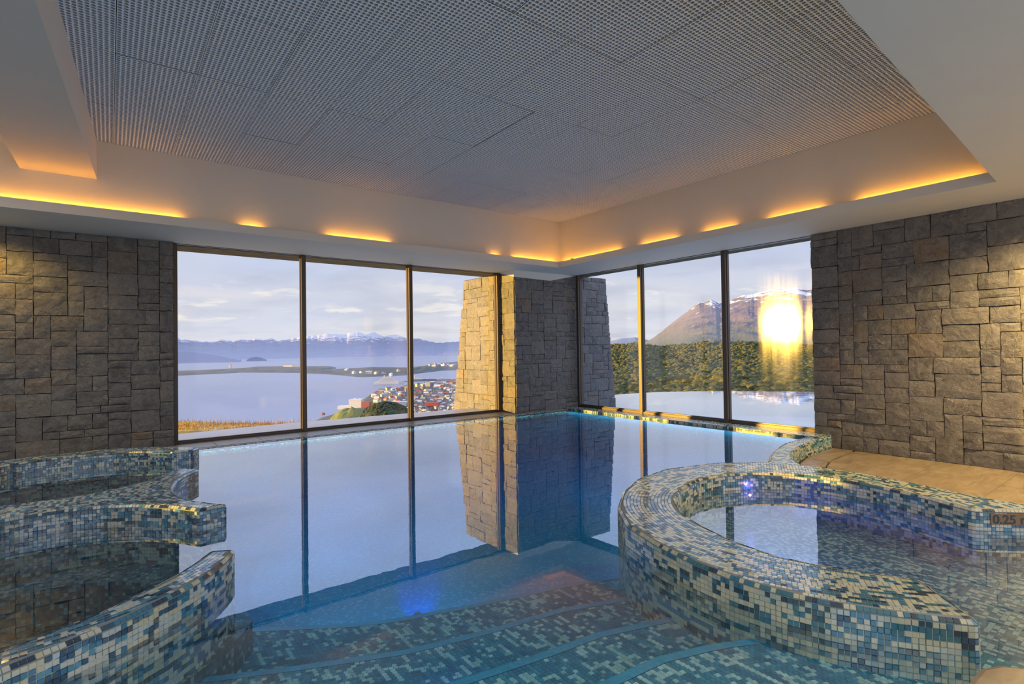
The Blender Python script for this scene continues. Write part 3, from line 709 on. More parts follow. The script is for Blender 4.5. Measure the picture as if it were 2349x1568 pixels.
for a, b_ in ((-4.0, -1.4), (-1.3, .75), (1.45, 1.70), (2.6, 3.6), (5.6, 5.75), (6.1, 7.15)): light_strip(a, 7.955, b_, 7.955, LAB)
for a, b_ in ((6.4, 7.9), (5.2, 5.9), (4.2, 4.7), (3.0, 3.7), (1.45, 2.6)): light_strip(7.255, a, 7.255, b_, LAB)
mb = MB(); mb.prism(arc((7.12, 7.45), .03, 0, 360, 14)[:-1], 3.0, 3.035); o = mb.build('sensor', M['bronze'], bevel=.003); tag(o, 'tiny dark sensor on the tray lip near its inner corner', 'sensor')

def recessed(x, y, label, e, col, z=ZS):  # fixtures out of view, added to raise the brightness of the room
    r = empty('fill_light', (x, y, z), label=label, cat='fill_light', group='unseen fill lights added overhead, outside the frame')
    mb = MB(); a_ = arc((x, y), .06, 0, 360, 20)[:-1]; b_ = arc((x, y), .045, 0, 360, 20)[:-1]
    for i in range(20):
        j = (i+1) % 20; mb.face([(*a_[i], z-.001), (*b_[i], z-.004), (*b_[j], z-.004), (*a_[j], z-.001)])
    mb.build('bezel', M['metal'], r)
    l = small_lamp('small_lamp', (x, y, z-.05), e, col, .05, 150); l.parent = r; l.matrix_parent_inverse = Matrix.Translation(-Vector((x, y, z)))
DL = 'unseen warm fill light added in the near white soffit'
WARM = (1.0, .70, .38)
for x, y, e in ((7.2, .6, 620), (5.2, .2, 70), (7.3, -.8, 150), (3.2, -.4, 90), (.9, -.9, 70), (-1.5, -.6, 110), (-3.0, .2, 90), (-5.5, -.6, 120)):
    if e: recessed(x, y, DL, e, (1.0, .66, .24) if x > 7 else WARM)
recessed(-1.15, 8.45, 'warm recessed downlight over the far left deck', 60, (1.0, .62, .14))

recessed(-1.7, 5.7, 'unseen cool white fill light added over the left whirlpools', 170, (.80, .90, 1.0), 3.895)
recessed(-.6, -1.3, 'unseen cool white fill light added behind the viewer', 170, (.82, .92, 1.0))

def uw_light(x, y, z, n, label, e, col, em, spot=None):
    r = empty('underwater_light', (x, y, z), label=label, cat='pool light')
    n = Vector(n).normalized(); u = n.orthogonal().normalized(); v = n.cross(u); c = Vector((x, y, z))
    mb = MB(); N = 20
    prof = [(.0, .008), (.014, .008), (.020, .006), (.030, .006), (.034, 0)]
    for k in range(len(prof)-1):
        for i in range(N):
            a, b_ = 2*math.pi*i/N, 2*math.pi*(i+1)/N
            P = lambda r_, h_, t_: tuple(c+n*h_+u*(r_*math.cos(t_))+v*(r_*math.sin(t_)))
            q = [P(*prof[k], a), P(*prof[k+1], a), P(*prof[k+1], b_), P(*prof[k], b_)]
            if k == 0: q = q[:3] if False else [q[0], q[1], q[2]]
            mb.face(q, None, 1 if k == 0 else 0)
    mb.build('bezel', [M['metal'], em], r)
    if e:
        l = small_lamp('lens_glow', tuple(c+n*.05), e, col, .010, spot); l.parent = r; l.rotation_euler = n.to_track_quat('-Z', 'Y').to_euler(); l.matrix_parent_inverse = Matrix.Translation(-c)
uw_light(4.63, 2.60, .035, (-.62, -.78, .1), 'small violet light low on the inner wall of the right whirlpool', .35, (.45, .2, 1.0), M['led'])
M['led_white'] = m_emit('pool_lamp', (.5, .85, 1.0), 4.0)
M['led_blue'] = m_emit('blue_led', (.15, .30, 1.0), 6.0)
uw_light(1.68, 3.34, -.52, (.46, .89, -.34), 'blue underwater light on the lowest step riser', 110.0, (.02, .08, 1.0), M['led_blue'], spot=22)
uw_light(1.28, 2.19, -.31, (.1, 1, 0), 'unlit round underwater light on the second step riser', .5, (.5, .3, 1.0), M['metal'])
uw_light(3.02, 1.80, -.09, (1, -.10, -.42), 'blue underwater light inside the near rim of the right whirlpool', 70.0, (.02, .06, 1.0), M['led_blue'], spot=95)
uw_light(.30, 4.62, -.42, (-.6, -.5, .3), 'round turquoise jet below water in the near left whirlpool', 0, (0, 0, 0), m_plain('jet_plastic', (.12, .34, .40), .4))

def fill_strip(a, b_, z, e, lab):  # added lights that brighten the pool floor and the water above it
    a, b_ = Vector(a), Vector(b_); d = (b_-a).normalized(); n = Vector((-d.y, d.x)); c = (a+b_)/2
    r = empty('underwater_fill_strip', (c.x, c.y, z), label=lab, cat='pool light'); L = (b_-a).length
    q = [(a+n*.004), (b_+n*.004), (b_+n*.05), (a+n*.05)]
    mb = MB(); mb.prism([tuple(p) for p in q], z+.003, z+.02); mb.build('housing', M['metal'], r)
    l = bpy.data.lights.new('fill_strip_glow', 'AREA'); l.shape = 'RECTANGLE'; l.size = L; l.size_y = .045; l.energy = e; l.color = (.16, .74, 1.0)
    o = put(bpy.data.objects.new('fill_strip_glow', l), r)
    o.matrix_basis = Matrix.Translation((c.x+n.x*.027, c.y+n.y*.027, z))@Matrix.Rotation(math.atan2(d.y, d.x), 4, 'Z')
fill_strip((.15, 4.20), (1.25, 3.48), -.55, 14, 'slim added downward fill strip under the lowest step, its left part')
fill_strip((1.6, 3.33), (2.7, 3.06), -.55, 14, 'slim added downward fill strip under the lowest step, its right part')
fill_strip((7.78, 8.44), (.9, 8.44), -.035, 7, 'slim added downward fill strip below the pool edge under the left window')
fill_strip((7.84, 3.6), (7.84, 8.4), -.035, 7, 'slim added downward fill strip below the pool edge under the right window')
# depth marking "0.25 m"
e0, e1 = Vector((4.77, 1.04)), Vector((5.2, .62)); ed = (e1-e0).normalized(); en = Vector((ed.y, -ed.x)); en = en if en.y < 0 else -en
sg = empty('depth_marking', (e0.x+ed.x*.25, e0.y+ed.y*.25, .09), label='brown depth marking plate on the right end of the whirlpool rim', cat='sign')
def spt(a, z, o): return (e0.x+ed.x*a+en.x*o, e0.y+ed.y*a+en.y*o, z)
mb = MB(); a0, a1, z0, z1 = .105, .42, .048, .122
mb.face([spt(a0, z0, .006), spt(a1, z0, .006), spt(a1, z1, .006), spt(a0, z1, .006)])
for p, q in (((a0, z0), (a1, z0)), ((a1, z0), (a1, z1)), ((a1, z1), (a0, z1)), ((a0, z1), (a0, z0))):
    mb.face([spt(*p, 0), spt(*q, 0), spt(*q, .006), spt(*p, .006)])
mb.build('plate', m_plain('brown_plate', (.26, .15, .07), .4), sg)
tx = bpy.data.curves.new('lettering', 'FONT'); tx.body = '0.25 m'; tx.size = .085; tx.extrude = .001; tx.offset = .0012; tx.materials.append(m_plain('dark_letters', (.03, .07, .09), .4))
to = bpy.data.objects.new('lettering', tx); put(to, sg)
mt_ = Matrix((Vector((ed.x, ed.y, 0)), Vector((0, 0, 1)), Vector((en.x, en.y, 0)))).transposed().to_4x4(); to.matrix_basis = Matrix.Translation(spt(a0+.012, z0+.008, .0075))@mt_

bpy.context.view_layer.update()
_me = bpy.data.meshes.new_from_object(to.evaluated_get(bpy.context.evaluated_depsgraph_get())); _mb = to.matrix_basis.copy(); bpy.data.objects.remove(to)
to = bpy.data.objects.new('lettering', _me); put(to, sg); to.matrix_basis = _mb
# coping stone, lower right corner
mb = MB(); mb.prism([(2.36, .55), (2.52, .545), (2.60, .51), (2.67, .43), (3.2, -.15), (3.2, -1.45), (2.0, -1.45), (2.2, .2)], -.9, .12)
o = mb.build('coping_stone', M['deck'], bevel=.02); tag(o, 'tan coping stone at the lower right corner of the pool steps', 'coping stone')

# ------------------------------------------------------------------ outside, near
o_ = MB(); o_.prism([(-8, 9.06), (PX, 9.06), (PX, 10.12), (2.8, 10.42), (.8, 10.27), (-8, 10.2)], -.6, 0.0)
lo_ = o_.build('terrace_ledge', M['ledge']); tag(lo_, 'pale stone ledge outside the left window', 'ledge', kind='structure')
mt, nt = newmat('dry_grass'); g = nd(nt, 'ShaderNodeNewGeometry').outputs['Position']
gc = ramp(nt, noise_(nt, g, 6, 5), [(.3, (.28, .20, .03)), (.5, (.60, .34, .04)), (.7, (.80, .48, .08))]); finish(nt, principled(nt, gc, .9)); M['drygrass'] = mt
bank = [(-9, 16.0), (0.2, 14.6), (1.36, 13.5), (2.4, 12.2), (3.1, 11.2), (3.55, 10.45)]
mb = MB(); base = [(-9, 10.2), (.2, 10.23), (.9, 10.28), (1.9, 10.34), (2.8, 10.42), (3.5, 10.36)]
for i in range(5):
    for j in range(6):
        t0, t1 = j/6, (j+1)/6
        def q(i, t):
            a, c = base[i], bank[i]; return (a[0]+(c[0]-a[0])*t, a[1]+(c[1]-a[1])*t, -.03-.14*t+.03*math.sin(i*3+t*9))
        mb.face([q(i, t0), q(i+1, t0), q(i+1, t1), q(i, t1)])
    a, c = bank[i], bank[i+1]; mb.face([(a[0], a[1], -.17), (c[0], c[1], -.17), (c[0]+2, c[1]+4, -6), (a[0]+2, a[1]+4, -6)])
gb = mb.build('grass_bank', M['drygrass']); tag(gb, 'bank of dry ground outside the left window', 'bank', kind='structure')
mb = MB(); gr = random.Random(4)
for k in range(5200):
    i = gr.randrange(5); t = gr.random()**.8; s = gr.random()
    a = [base[i][n]+(base[i+1][n]-base[i][n])*s for n in (0, 1)]; c = [bank[i][n]+(bank[i+1][n]-bank[i][n])*s for n in (0, 1)]
    x, y = a[0]+(c[0]-a[0])*t, a[1]+(c[1]-a[1])*t; z = -.05-.14*t
    if x < -3: continue
    h = gr.uniform(.04, .11)*(1.7 if gr.random() < .06 else 1)*(.5+.7*t); w = gr.uniform(.004, .009); an = gr.uniform(0, 3.14); lx, ly = gr.uniform(-.03, .03), gr.uniform(-.03, .03)
    mb.face([(x-w*math.cos(an), y-w*math.sin(an), z), (x+w*math.cos(an), y+w*math.sin(an), z), (x+lx, y+ly, z+h)])
gs = mb.build('dry_grass', M['drygrass']); tag(gs, 'golden dry grass fringing the bank outside the left window', 'grass', kind='stuff')

# ------------------------------------------------------------------ outside, far
SEA = -100.0
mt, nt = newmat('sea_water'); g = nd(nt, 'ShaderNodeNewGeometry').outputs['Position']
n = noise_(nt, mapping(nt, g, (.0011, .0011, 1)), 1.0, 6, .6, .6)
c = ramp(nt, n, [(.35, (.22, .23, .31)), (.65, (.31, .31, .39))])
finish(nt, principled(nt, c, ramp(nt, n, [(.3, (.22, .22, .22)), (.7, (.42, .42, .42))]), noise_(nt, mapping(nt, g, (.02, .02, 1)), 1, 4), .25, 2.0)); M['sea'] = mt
mb = MB(); mb.prism([(-22000, 300), (12000, 300), (22000, 9000), (16000, 26000), (-22000, 26000)], SEA-5, SEA)
o = mb.build('sea', M['sea']); tag(o, 'pale lilac bay water far below the left window', 'sea', kind='structure')

def m_mountain(name, rock, rock2, snow, z0, z1, amt=.5, base=None, zb0=0, zb1=1, nsc=.006):
    mt, nt = newmat(name); g = nd(nt, 'ShaderNodeNewGeometry'); sp = nd(nt, 'ShaderNodeSeparateXYZ'); nt.links.new(g.outputs['Position'], sp.inputs[0])
    n = noise_(nt, mapping(nt, g.outputs['Position'], (.004, .004, .004)), 1, 7, .65, .8)
    c = mixc(nt, ramp(nt, n, [(.35, (0, 0, 0)), (.65, (1, 1, 1))]), rock, rock2)
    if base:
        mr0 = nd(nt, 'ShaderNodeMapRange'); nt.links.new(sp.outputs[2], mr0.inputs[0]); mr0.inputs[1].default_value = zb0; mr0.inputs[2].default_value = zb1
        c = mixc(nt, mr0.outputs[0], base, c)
    mr = nd(nt, 'ShaderNodeMapRange'); nt.links.new(sp.outputs[2], mr.inputs[0]); mr.inputs[1].default_value = z0; mr.inputs[2].default_value = z1
    n2 = noise_(nt, mapping(nt, g.outputs['Position'], (nsc, nsc, nsc*1.6)), 1, 7, .68, .6)
    s = math_(nt, 'MULTIPLY', math_(nt, 'SUBTRACT', math_(nt, 'ADD', mr.outputs[0], math_(nt, 'MULTIPLY', n2, 2.4)), 1.62), 6.0)
    s = math_(nt, 'MINIMUM', math_(nt, 'MAXIMUM', s, 0.0), amt)
    c = mixc(nt, s, c, snow)
    finish(nt, principled(nt, c, .95)); return mt
def ridge(name, prof, d0, d1, zbase, mat, label, depth_rows=14, jag=.05, seed=0, foot=None, cat='mountain', px_step=3.0, dz=0):
    """a mountain flank: from a foot at distance d0 up to a crest at distance d1 whose skyline follows the profile."""
    xs = np.arange(prof[0][0], prof[-1][0]+1, px_step); ys = np.interp(xs, [p[0] for p in prof], [p[1] for p in prof])
    kw = max(3, int(60/px_step)); pad = np.pad(ys, kw, mode='edge'); sm = np.convolve(pad, np.hanning(2*kw+1)/np.hanning(2*kw+1).sum(), 'valid')
    rows = []
    for x, y, ysm in zip(xs, ys, sm):
        crest = far(x, y, d1); zsm = far(x, max(ysm, y), d1)[2]; d = ray(x, y); hdir = np.array([d[0], d[1], 0]); hdir /= np.linalg.norm(hdir)
        colr = []
        for k in range(depth_rows+1):
            t = k/depth_rows; dist = d0+(d1-d0)*t
            q = hdir*dist; f = t**1.25
            nz = mnoise.ridged_multi_fractal(Vector((q[0]/(d1*.09)+seed, q[1]/(d1*.09), seed*3.1)), .9, 2.1, 7, 1.0, 2.0)-1.1
            cz = zsm+(crest[2]-zsm)*t**9; z = zbase+(cz-zbase)*f + nz*(crest[2]-zbase)*jag*2.6*t*(1-t*.9)
            colr.append((q[0], q[1], z))
        q = hdir*(d1*1.12); colr.append((q[0], q[1], zbase))
        rows.append(colr)
    V = [p for c in rows for p in c]; n = depth_rows+2; F = []
    for i in range(len(rows)-1):
        for k in range(n-1): F.append((i*n+k, (i+1)*n+k, (i+1)*n+k+1, i*n+k+1))
    me = bpy.data.meshes.new(name); me.from_pydata(V, [], F); me.materials.append(mat); me.update()
    o = put(bpy.data.objects.new(name, me)); tag(o, label, cat, kind='structure'); return o
def jagged(prof, amp, seed, step=4):
    rr = random.Random(seed); xs = np.arange(prof[0][0], prof[-1][0]+1, step); out = []
    for x in xs:
        y = float(np.interp(x, [p[0] for p in prof], [p[1] for p in prof])); out.append((x, y+amp*mnoise.fractal(Vector((x*.09, seed, 0)), .8, 2.2, 5)))
    return out
A0 = [(-150, 784), (-40, 776), (60, 780), (140, 768), (220, 779), (280, 772), (330, 770), (402, 774), (420, 778), (450, 782), (480, 785), (513, 779), (536, 784), (549, 777), (571, 780), (587, 776), (603, 779), (622, 776), (638, 782), (660, 778), (689, 772), (711, 770), (740, 767), (762, 765), (791, 767), (800, 763), (820, 760), (839, 768), (858, 761), (877, 771), (890, 769), (907, 766), (935, 776), (960, 777), (1000, 786), (1040, 784), (1120, 786), (1190, 780), (1260, 786)]
m_far = m_mountain('hazy_snow_range', (.28, .28, .36), (.22, .22, .31), (.66, .64, .66), 150, 520, .85, base=(.33, .33, .42), zb0=-60, zb1=260, nsc=.006)  # distance haze is painted into these lilac rock and snow colours
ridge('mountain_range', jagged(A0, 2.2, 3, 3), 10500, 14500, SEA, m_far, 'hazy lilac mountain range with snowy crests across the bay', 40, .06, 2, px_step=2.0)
A1 = [(200, 808), (260, 799), (330, 800), (402, 806), (440, 807), (480, 812), (513, 818), (540, 824), (560, 827)]
ridge('headland', jagged(A1, 1.2, 5, 3), 7000, 9000, SEA, m_plain('haze_mauve', (.26, .26, .34), .95), 'low mauve headland at the left edge of the bay', 6, .03, 5, px_step=3)  # mauve base colour carries the haze of distance
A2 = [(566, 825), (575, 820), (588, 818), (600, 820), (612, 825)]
ridge('islet', A2, 7600, 8200, SEA, m_plain('haze_mauve_dark', (.17, .17, .25), .95), 'small dark islet in the bay', 4, .02, 6, px_step=2, cat='island')  # islet colour has haze mixed in, a darker mauve

def land(name, up, dn, mat, label, h=2.0, px=3.0, rows=8, seed=0, cat='land'):
    x0, x1 = max(up[0][0], dn[0][0]), min(up[-1][0], dn[-1][0]); xs = np.arange(x0, x1+.1, px); V = []; n = rows+1
    for x in xs:
        yu = np.interp(x, [p[0] for p in up], [p[1] for p in up]); yd = np.interp(x, [p[0] for p in dn], [p[1] for p in dn])
        A, B = onz(x, yu, SEA), onz(x, yd, SEA)
        for k in range(n):
            t = k/rows; q = A*(1-t)+B*t; e = math.sin(math.pi*t)
            z = SEA+.3+h*e*(.5+.7*abs(mnoise.noise(Vector((q[0]/180, q[1]/180, seed))))); V.append((q[0], q[1], z-(.9 if k in (0, rows) else 0)))
    F = [(i*n+k, (i+1)*n+k, (i+1)*n+k+1, i*n+k+1) for i in range(len(xs)-1) for k in range(rows)]
    me = bpy.data.meshes.new(name); me.from_pydata(V, [], F); me.materials.append(mat); me.update()
    o = put(bpy.data.objects.new(name, me)); tag(o, label, cat, kind='structure'); return o
def m_land(name, a, b_, c, sc):
    mt, nt = newmat(name); g = nd(nt, 'ShaderNodeNewGeometry').outputs['Position']
    finish(nt, principled(nt, ramp(nt, noise_(nt, mapping(nt, g, (sc, sc, sc)), 1, 7, .65), [(.32, a), (.5, b_), (.68, c)]), .95)); return mt
M['pen'] = m_land('peninsula_scrub', (.07, .085, .08), (.11, .12, .115), (.17, .165, .17), .006)
M['town'] = m_land('town_ground', (.05, .065, .035), (.10, .10, .08), (.18, .16, .13), .02)
land('peninsula', [(60, 864), (200, 862), (330, 856), (402, 850), (500, 846), (560, 843), (590, 840), (650, 839), (700, 839), (755, 839), (772, 843)], [(60, 874), (200, 871), (330, 866), (402, 862), (450, 860), (550, 855), (690, 856), (735, 851), (772, 845)], M['pen'], 'long low dark peninsula crossing the bay', 5)
land('peninsula_shore', [(690, 846), (735, 848), (800, 844), (850, 841), (935, 842), (975, 838), (1000, 833), (1045, 829), (1100, 826), (1220, 824)], [(690, 856), (740, 858), (781, 861), (815, 865), (835, 866), (880, 864), (900, 863), (935, 861), (960, 857), (1010, 851), (1045, 850), (1100, 848), (1220, 846)], M['pen'], 'green brown spit with scattered roofs beyond the harbour', 7, seed=3)
land('town_hillside', [(690, 968), (720, 966), (738, 957), (760, 951), (780, 944), (800, 938), (815, 930), (835, 914), (848, 905), (855, 900), (868, 893), (885, 890), (910, 887), (935, 884), (955, 879), (1000, 874), (1045, 872), (1120, 870), (1230, 868)], [(690, 985), (1230, 985)], M['town'], 'built-up shore and hillside below the left window', 4, seed=7, rows=26)
# wooded knoll and field
def knoll(name, cx, cy_, dist, rx, h, mat, label):
    c = far(cx, cy_, dist); V = []; F = []; N, K = 28, 7
    for k in range(K+1):
        r = rx*math.cos(k/K*math.pi/2); z = h*math.sin(k/K*math.pi/2)
        for i in range(N):
            a = 2*math.pi*i/N; j = 1+.18*mnoise.noise(Vector((math.cos(a)*2, math.sin(a)*2, k*.5+cx)))
            V.append((c[0]+r*j*math.cos(a), c[1]+r*j*math.sin(a), c[2]+z*(1+.2*mnoise.noise(Vector((a, k, cx))))))
    for k in range(K):
        for i in range(N): j = (i+1) % N; F.append((k*N+i, k*N+j, (k+1)*N+j, (k+1)*N+i))
    me = bpy.data.meshes.new(name); me.from_pydata(V, [], F); me.materials.append(mat); me.update(); o = put(bpy.data.objects.new(name, me)); tag(o, label, 'hill', kind='structure'); return c
M['field'] = m_land('bright_field', (.10, .13, .02), (.17, .19, .03), (.22, .20, .05), .05)
M['wood'] = m_land('dark_wood', (.02, .035, .012), (.04, .06, .02), (.07, .085, .025), .08)
knoll('field_slope', 806, 975, 560, 22, 17, M['field'], 'yellow green field slope in front of the port building')
kc = knoll('wooded_knoll', 885, 975, 520, 27, 21, M['wood'], 'dark wooded knoll in front of the harbour town')

# tree crowns
def crown_mesh(name, seed, mat, sub=2):
    bm = bmesh.new(); bmesh.ops.create_icosphere(bm, subdivisions=sub, radius=1.0)
    for v in bm.verts:
        d = 1+.38*mnoise.noise(v.co*1.9+Vector((seed, 0, 0)))+.16*mnoise.noise(v.co*4.5+Vector((0, seed, 0))); v.co *= d; v.co *= 1+.10*mnoise.noise(v.co*9+Vector((0, 0, seed)))*(sub > 2); v.co.z = v.co.z*.85+.7
    me = bpy.data.meshes.new(name); bm.to_mesh(me); bm.free(); me.materials.append(mat); me.polygons.foreach_set('use_smooth', [True]*len(me.polygons)); return me
def m_leaf(name, a, b_):
    mt, nt = newmat(name); g = nd(nt, 'ShaderNodeNewGeometry').outputs['Position']; oi = nd(nt, 'ShaderNodeObjectInfo')
    v = noise_(nt, mapping(nt, g, (.05, .05, .05)), 1, 3); f = noise_(nt, mapping(nt, g, (.9, .9, .9)), 1, 6, .75)
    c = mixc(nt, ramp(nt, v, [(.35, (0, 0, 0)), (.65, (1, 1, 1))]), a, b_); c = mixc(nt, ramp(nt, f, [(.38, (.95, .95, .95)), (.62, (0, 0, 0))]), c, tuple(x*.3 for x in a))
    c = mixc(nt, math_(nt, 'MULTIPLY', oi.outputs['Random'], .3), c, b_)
    finish(nt, principled(nt, c, .9, f, .6, .6)); return mt
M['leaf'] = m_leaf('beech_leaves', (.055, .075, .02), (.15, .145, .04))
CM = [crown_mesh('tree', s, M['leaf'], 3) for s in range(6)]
CM1 = [crown_mesh('tree', s, M['leaf'], 1) for s in range(6)]
def joined(name, items, label, cat):
    """items: (mesh, location, scale) -> one stuff mesh"""
    Vs, Fs, b = [], [], 0
    cache = {}
    for me, loc, s in items:
        if me not in cache:
            co = np.empty(len(me.vertices)*3, np.float32); me.vertices.foreach_get('co', co)
            f = np.empty(len(me.loops), np.int32); me.loops.foreach_get('vertex_index', f); cache[me] = (co.reshape(-1, 3), f.reshape(-1, 3))
        co, f = cache[me]; Vs.append(co*np.array(s)+np.array(loc)); Fs.append(f+b); b += len(co)
    V = np.concatenate(Vs); F = np.concatenate(Fs); me = bpy.data.meshes.new(name)
    me.vertices.add(len(V)); me.vertices.foreach_set('co', V.astype(np.float32).ravel()); me.loops.add(F.size); me.loops.foreach_set('vertex_index', F.ravel().astype(np.int32))
    me.polygons.add(len(F)); me.polygons.foreach_set('loop_start', np.arange(len(F), dtype=np.int32)*3); me.polygons.foreach_set('loop_total', np.full(len(F), 3, np.int32)); me.update(calc_edges=True)
    me.polygons.foreach_set('use_smooth', [True]*len(F)); me.materials.append(items[0][0].materials[0]); o = put(bpy.data.objects.new(name, me)); tag(o, label, cat, kind='stuff'); return o
# right-hand hillside: surface function of pixel-row -> distance
HT = [(1200, 787), (1340, 786), (1400, 784), (1457, 782), (1518, 788), (1586, 783), (1657, 778), (1690, 779), (1760, 780), (1868, 784), (1960, 782)]
def hill_pt(px, t):
    """t 0 at the foot (near) .. 1 at the crest"""
    top = float(np.interp(px, [p[0] for p in HT], [p[1] for p in HT])); d = 230+1500*t**1.5
    return far(px, 950+(top+6-950)*t**.62+3.5*mnoise.noise(Vector((px/35, t*6, 1.5)))*min(1, t*3), d)
V, F = [], []; PXS = np.arange(1210, 2070, 10); KR = 30
for x in PXS:
    for k in range(KR+1): V.append(tuple(hill_pt(x, k/KR)-np.array([0, 0, 2.5])))
n = KR+1
for i in range(len(PXS)-1):
    for k in range(KR): F.append((i*n+k, (i+1)*n+k, (i+1)*n+k+1, i*n+k+1))
me = bpy.data.meshes.new('forest_hill'); me.from_pydata(V, [], F); me.materials.append(M['wood']); o = put(bpy.data.objects.new('forest_hill', me)); tag(o, 'hillside under the beech forest beyond the infinity pool', 'hill', kind='structure')
tr = random.Random(12); sp_ = []
for k in range(17000):
    px = tr.uniform(1215, 2000); py = tr.uniform(0, 1)**.9
    p = hill_pt(px, py); d = math.hypot(p[0], p[1])
    s = tr.choice((1.2, 1.5, 1.8, 2.2, 2.9))*tr.uniform(.85, 1.15)*(.85+d/2200)+1.6*max(0, mnoise.noise(Vector((px/22, d/60, 0)))); sp_.append((d, px, p, s))
sp_.sort(key=lambda q: -q[3]/q[0])
vis = [q for q in sp_ if proj(q[2])[1] < 897 and 1400 < q[1] < 1868][:290]; vid = set(id(q) for q in vis)
for q in vis:
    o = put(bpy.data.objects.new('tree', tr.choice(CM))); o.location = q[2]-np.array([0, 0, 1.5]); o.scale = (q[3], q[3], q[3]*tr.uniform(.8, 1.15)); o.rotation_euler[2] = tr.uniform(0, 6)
    pp = proj(q[2]); where = 'narrow left pane' if pp[0] < 1475 else 'middle pane' if pp[0] < 1665 else 'sunlit right pane'
    row = 'foot' if pp[1] > 870 else 'lower slope' if pp[1] > 845 else 'upper slope'
    tag(o, 'olive beech crown on the %s of the forest, seen through the %s' % (row, where), 'tree', 'beech trees on the %s behind the %s' % (row, where))
joined('forest', [(tr.choice(CM1), q[2]-np.array([0, 0, 1.5]), (q[3], q[3], q[3])) for q in sp_ if id(q) not in vid], 'distant beech forest covering the rest of the slope', 'forest')
M['leafdark'] = m_leaf('knoll_leaves', (.025, .045, .015), (.06, .08, .025)); CK = [crown_mesh('tree', s+9, M['leafdark'], 1) for s in range(4)]
it = []
for k in range(420):
    a = tr.uniform(0, 6.283); r = 27*math.sqrt(tr.random()); it.append((tr.choice(CK), (kc[0]+r*math.cos(a), kc[1]+r*math.sin(a), kc[2]+21*math.sqrt(max(0, 1-(r/27)**2))-.6), (1.5, 1.5, 1.5)))
joined('knoll_trees', it, 'dense dark trees on the knoll before the harbour town', 'trees')
# right-hand mountains
MB_ = [(1190, 786), (1250, 778), (1310, 784), (1380, 783), (1400, 782), (1425, 776), (1457, 773), (1480, 778), (1500, 782)]
ridge('distant_hill', MB_, 5200, 7000, -60, m_plain('haze_blue', (.22, .26, .36), .95), 'hazy blue hill beyond the left of the forest', 6, .02, 8, cat='hill')  # blue haze is part of the hill's base colour
PKS = [(1440, 800), (1480, 785), (1500, 773), (1514, 763), (1532, 748), (1550, 734), (1570, 719), (1586, 708), (1594, 700), (1603, 695), (1614, 696), (1624, 690), (1632, 687), (1641, 691), (1650, 696), (1660, 694), (1670, 690), (1682, 686), (1704, 678), (1729, 676), (1742, 672), (1757, 668), (1772, 665), (1789, 661), (1800, 664), (1812, 660), (1829, 658), (1840, 661), (1850, 664), (1862, 662), (1868, 664), (1885, 670), (1930, 690), (1990, 720), (2060, 740), (2120, 780)]
m_pk = m_mountain('sunlit_peak', (.20, .18, .22), (.13, .125, .17), (.80, .82, .88), 210, 560, .95, base=(.13, .15, .13), zb0=20, zb1=190, nsc=.009)
ridge('snowy_mountain', jagged(PKS, 1.2, 9, 2), 2300, 4600, -20, m_pk, 'brown snow-capped mountain seen through the right window', 60, .085, 11, px_step=2.0)

# ------------------------------------------------------------------ harbour town
HM = [m_plain('house_wall_'+n_, c, .8) for n_, c in (('white', (.72, .70, .68)), ('cream', (.60, .54, .44)), ('grey', (.40, .42, .46)), ('blue', (.40, .46, .55)), ('tan', (.45, .34, .26)))]
RM = [m_plain('roof_'+n_, c, .7) for n_, c in (('white', (.68, .68, .70)), ('grey', (.34, .36, .40)), ('red', (.40, .10, .07)), ('brown', (.26, .16, .12)), ('slate', (.18, .20, .24)))]
def house_mesh(seed):
    rr = random.Random(seed); mb = MB(); w, l, h, r = 1.0, rr.uniform(1.1, 1.9), rr.uniform(.55, .95), rr.uniform(.25, .5)
    mb.box(-w/2, w/2, -l/2, l/2, -1.2, h, 0); e = .08
    mb.face([(-w/2-e, -l/2-e, h-.03), (-w/2-e, l/2+e, h-.03), (0, l/2+e, h+r), (0, -l/2-e, h+r)], None, 1); mb.face([(w/2+e, l/2+e, h-.03), (w/2+e, -l/2-e, h-.03), (0, -l/2-e, h+r), (0, l/2+e, h+r)], None, 1)
    for s in (-1, 1): mb.face([(-w/2, s*l/2, h), (w/2, s*l/2, h), (0, s*l/2, h+r)], None, 0)
    for s in (-1, 1):
        for j in (-.25, .2): mb.face([(s*(w/2+.01), l*j, .15), (s*(w/2+.01), l*j+.22, .15), (s*(w/2+.01), l*j+.22, .42), (s*(w/2+.01), l*j, .42)], None, 2)
    o = mb.build('house', [HM[seed % 5], RM[(seed*3+seed//5) % 5], M['bronze']]); me = o.data; bpy.data.objects.remove(o); return me
HMESH = [house_mesh(s) for s in range(15)]
hr = random.Random(31); cnt = 0; tries = 0; placed = []
shore_x = [738, 760, 790, 815, 850, 868, 900, 935, 955, 1000, 1048]; shore_y = [962, 956, 944, 936, 906, 896, 891, 887, 882, 878, 875]
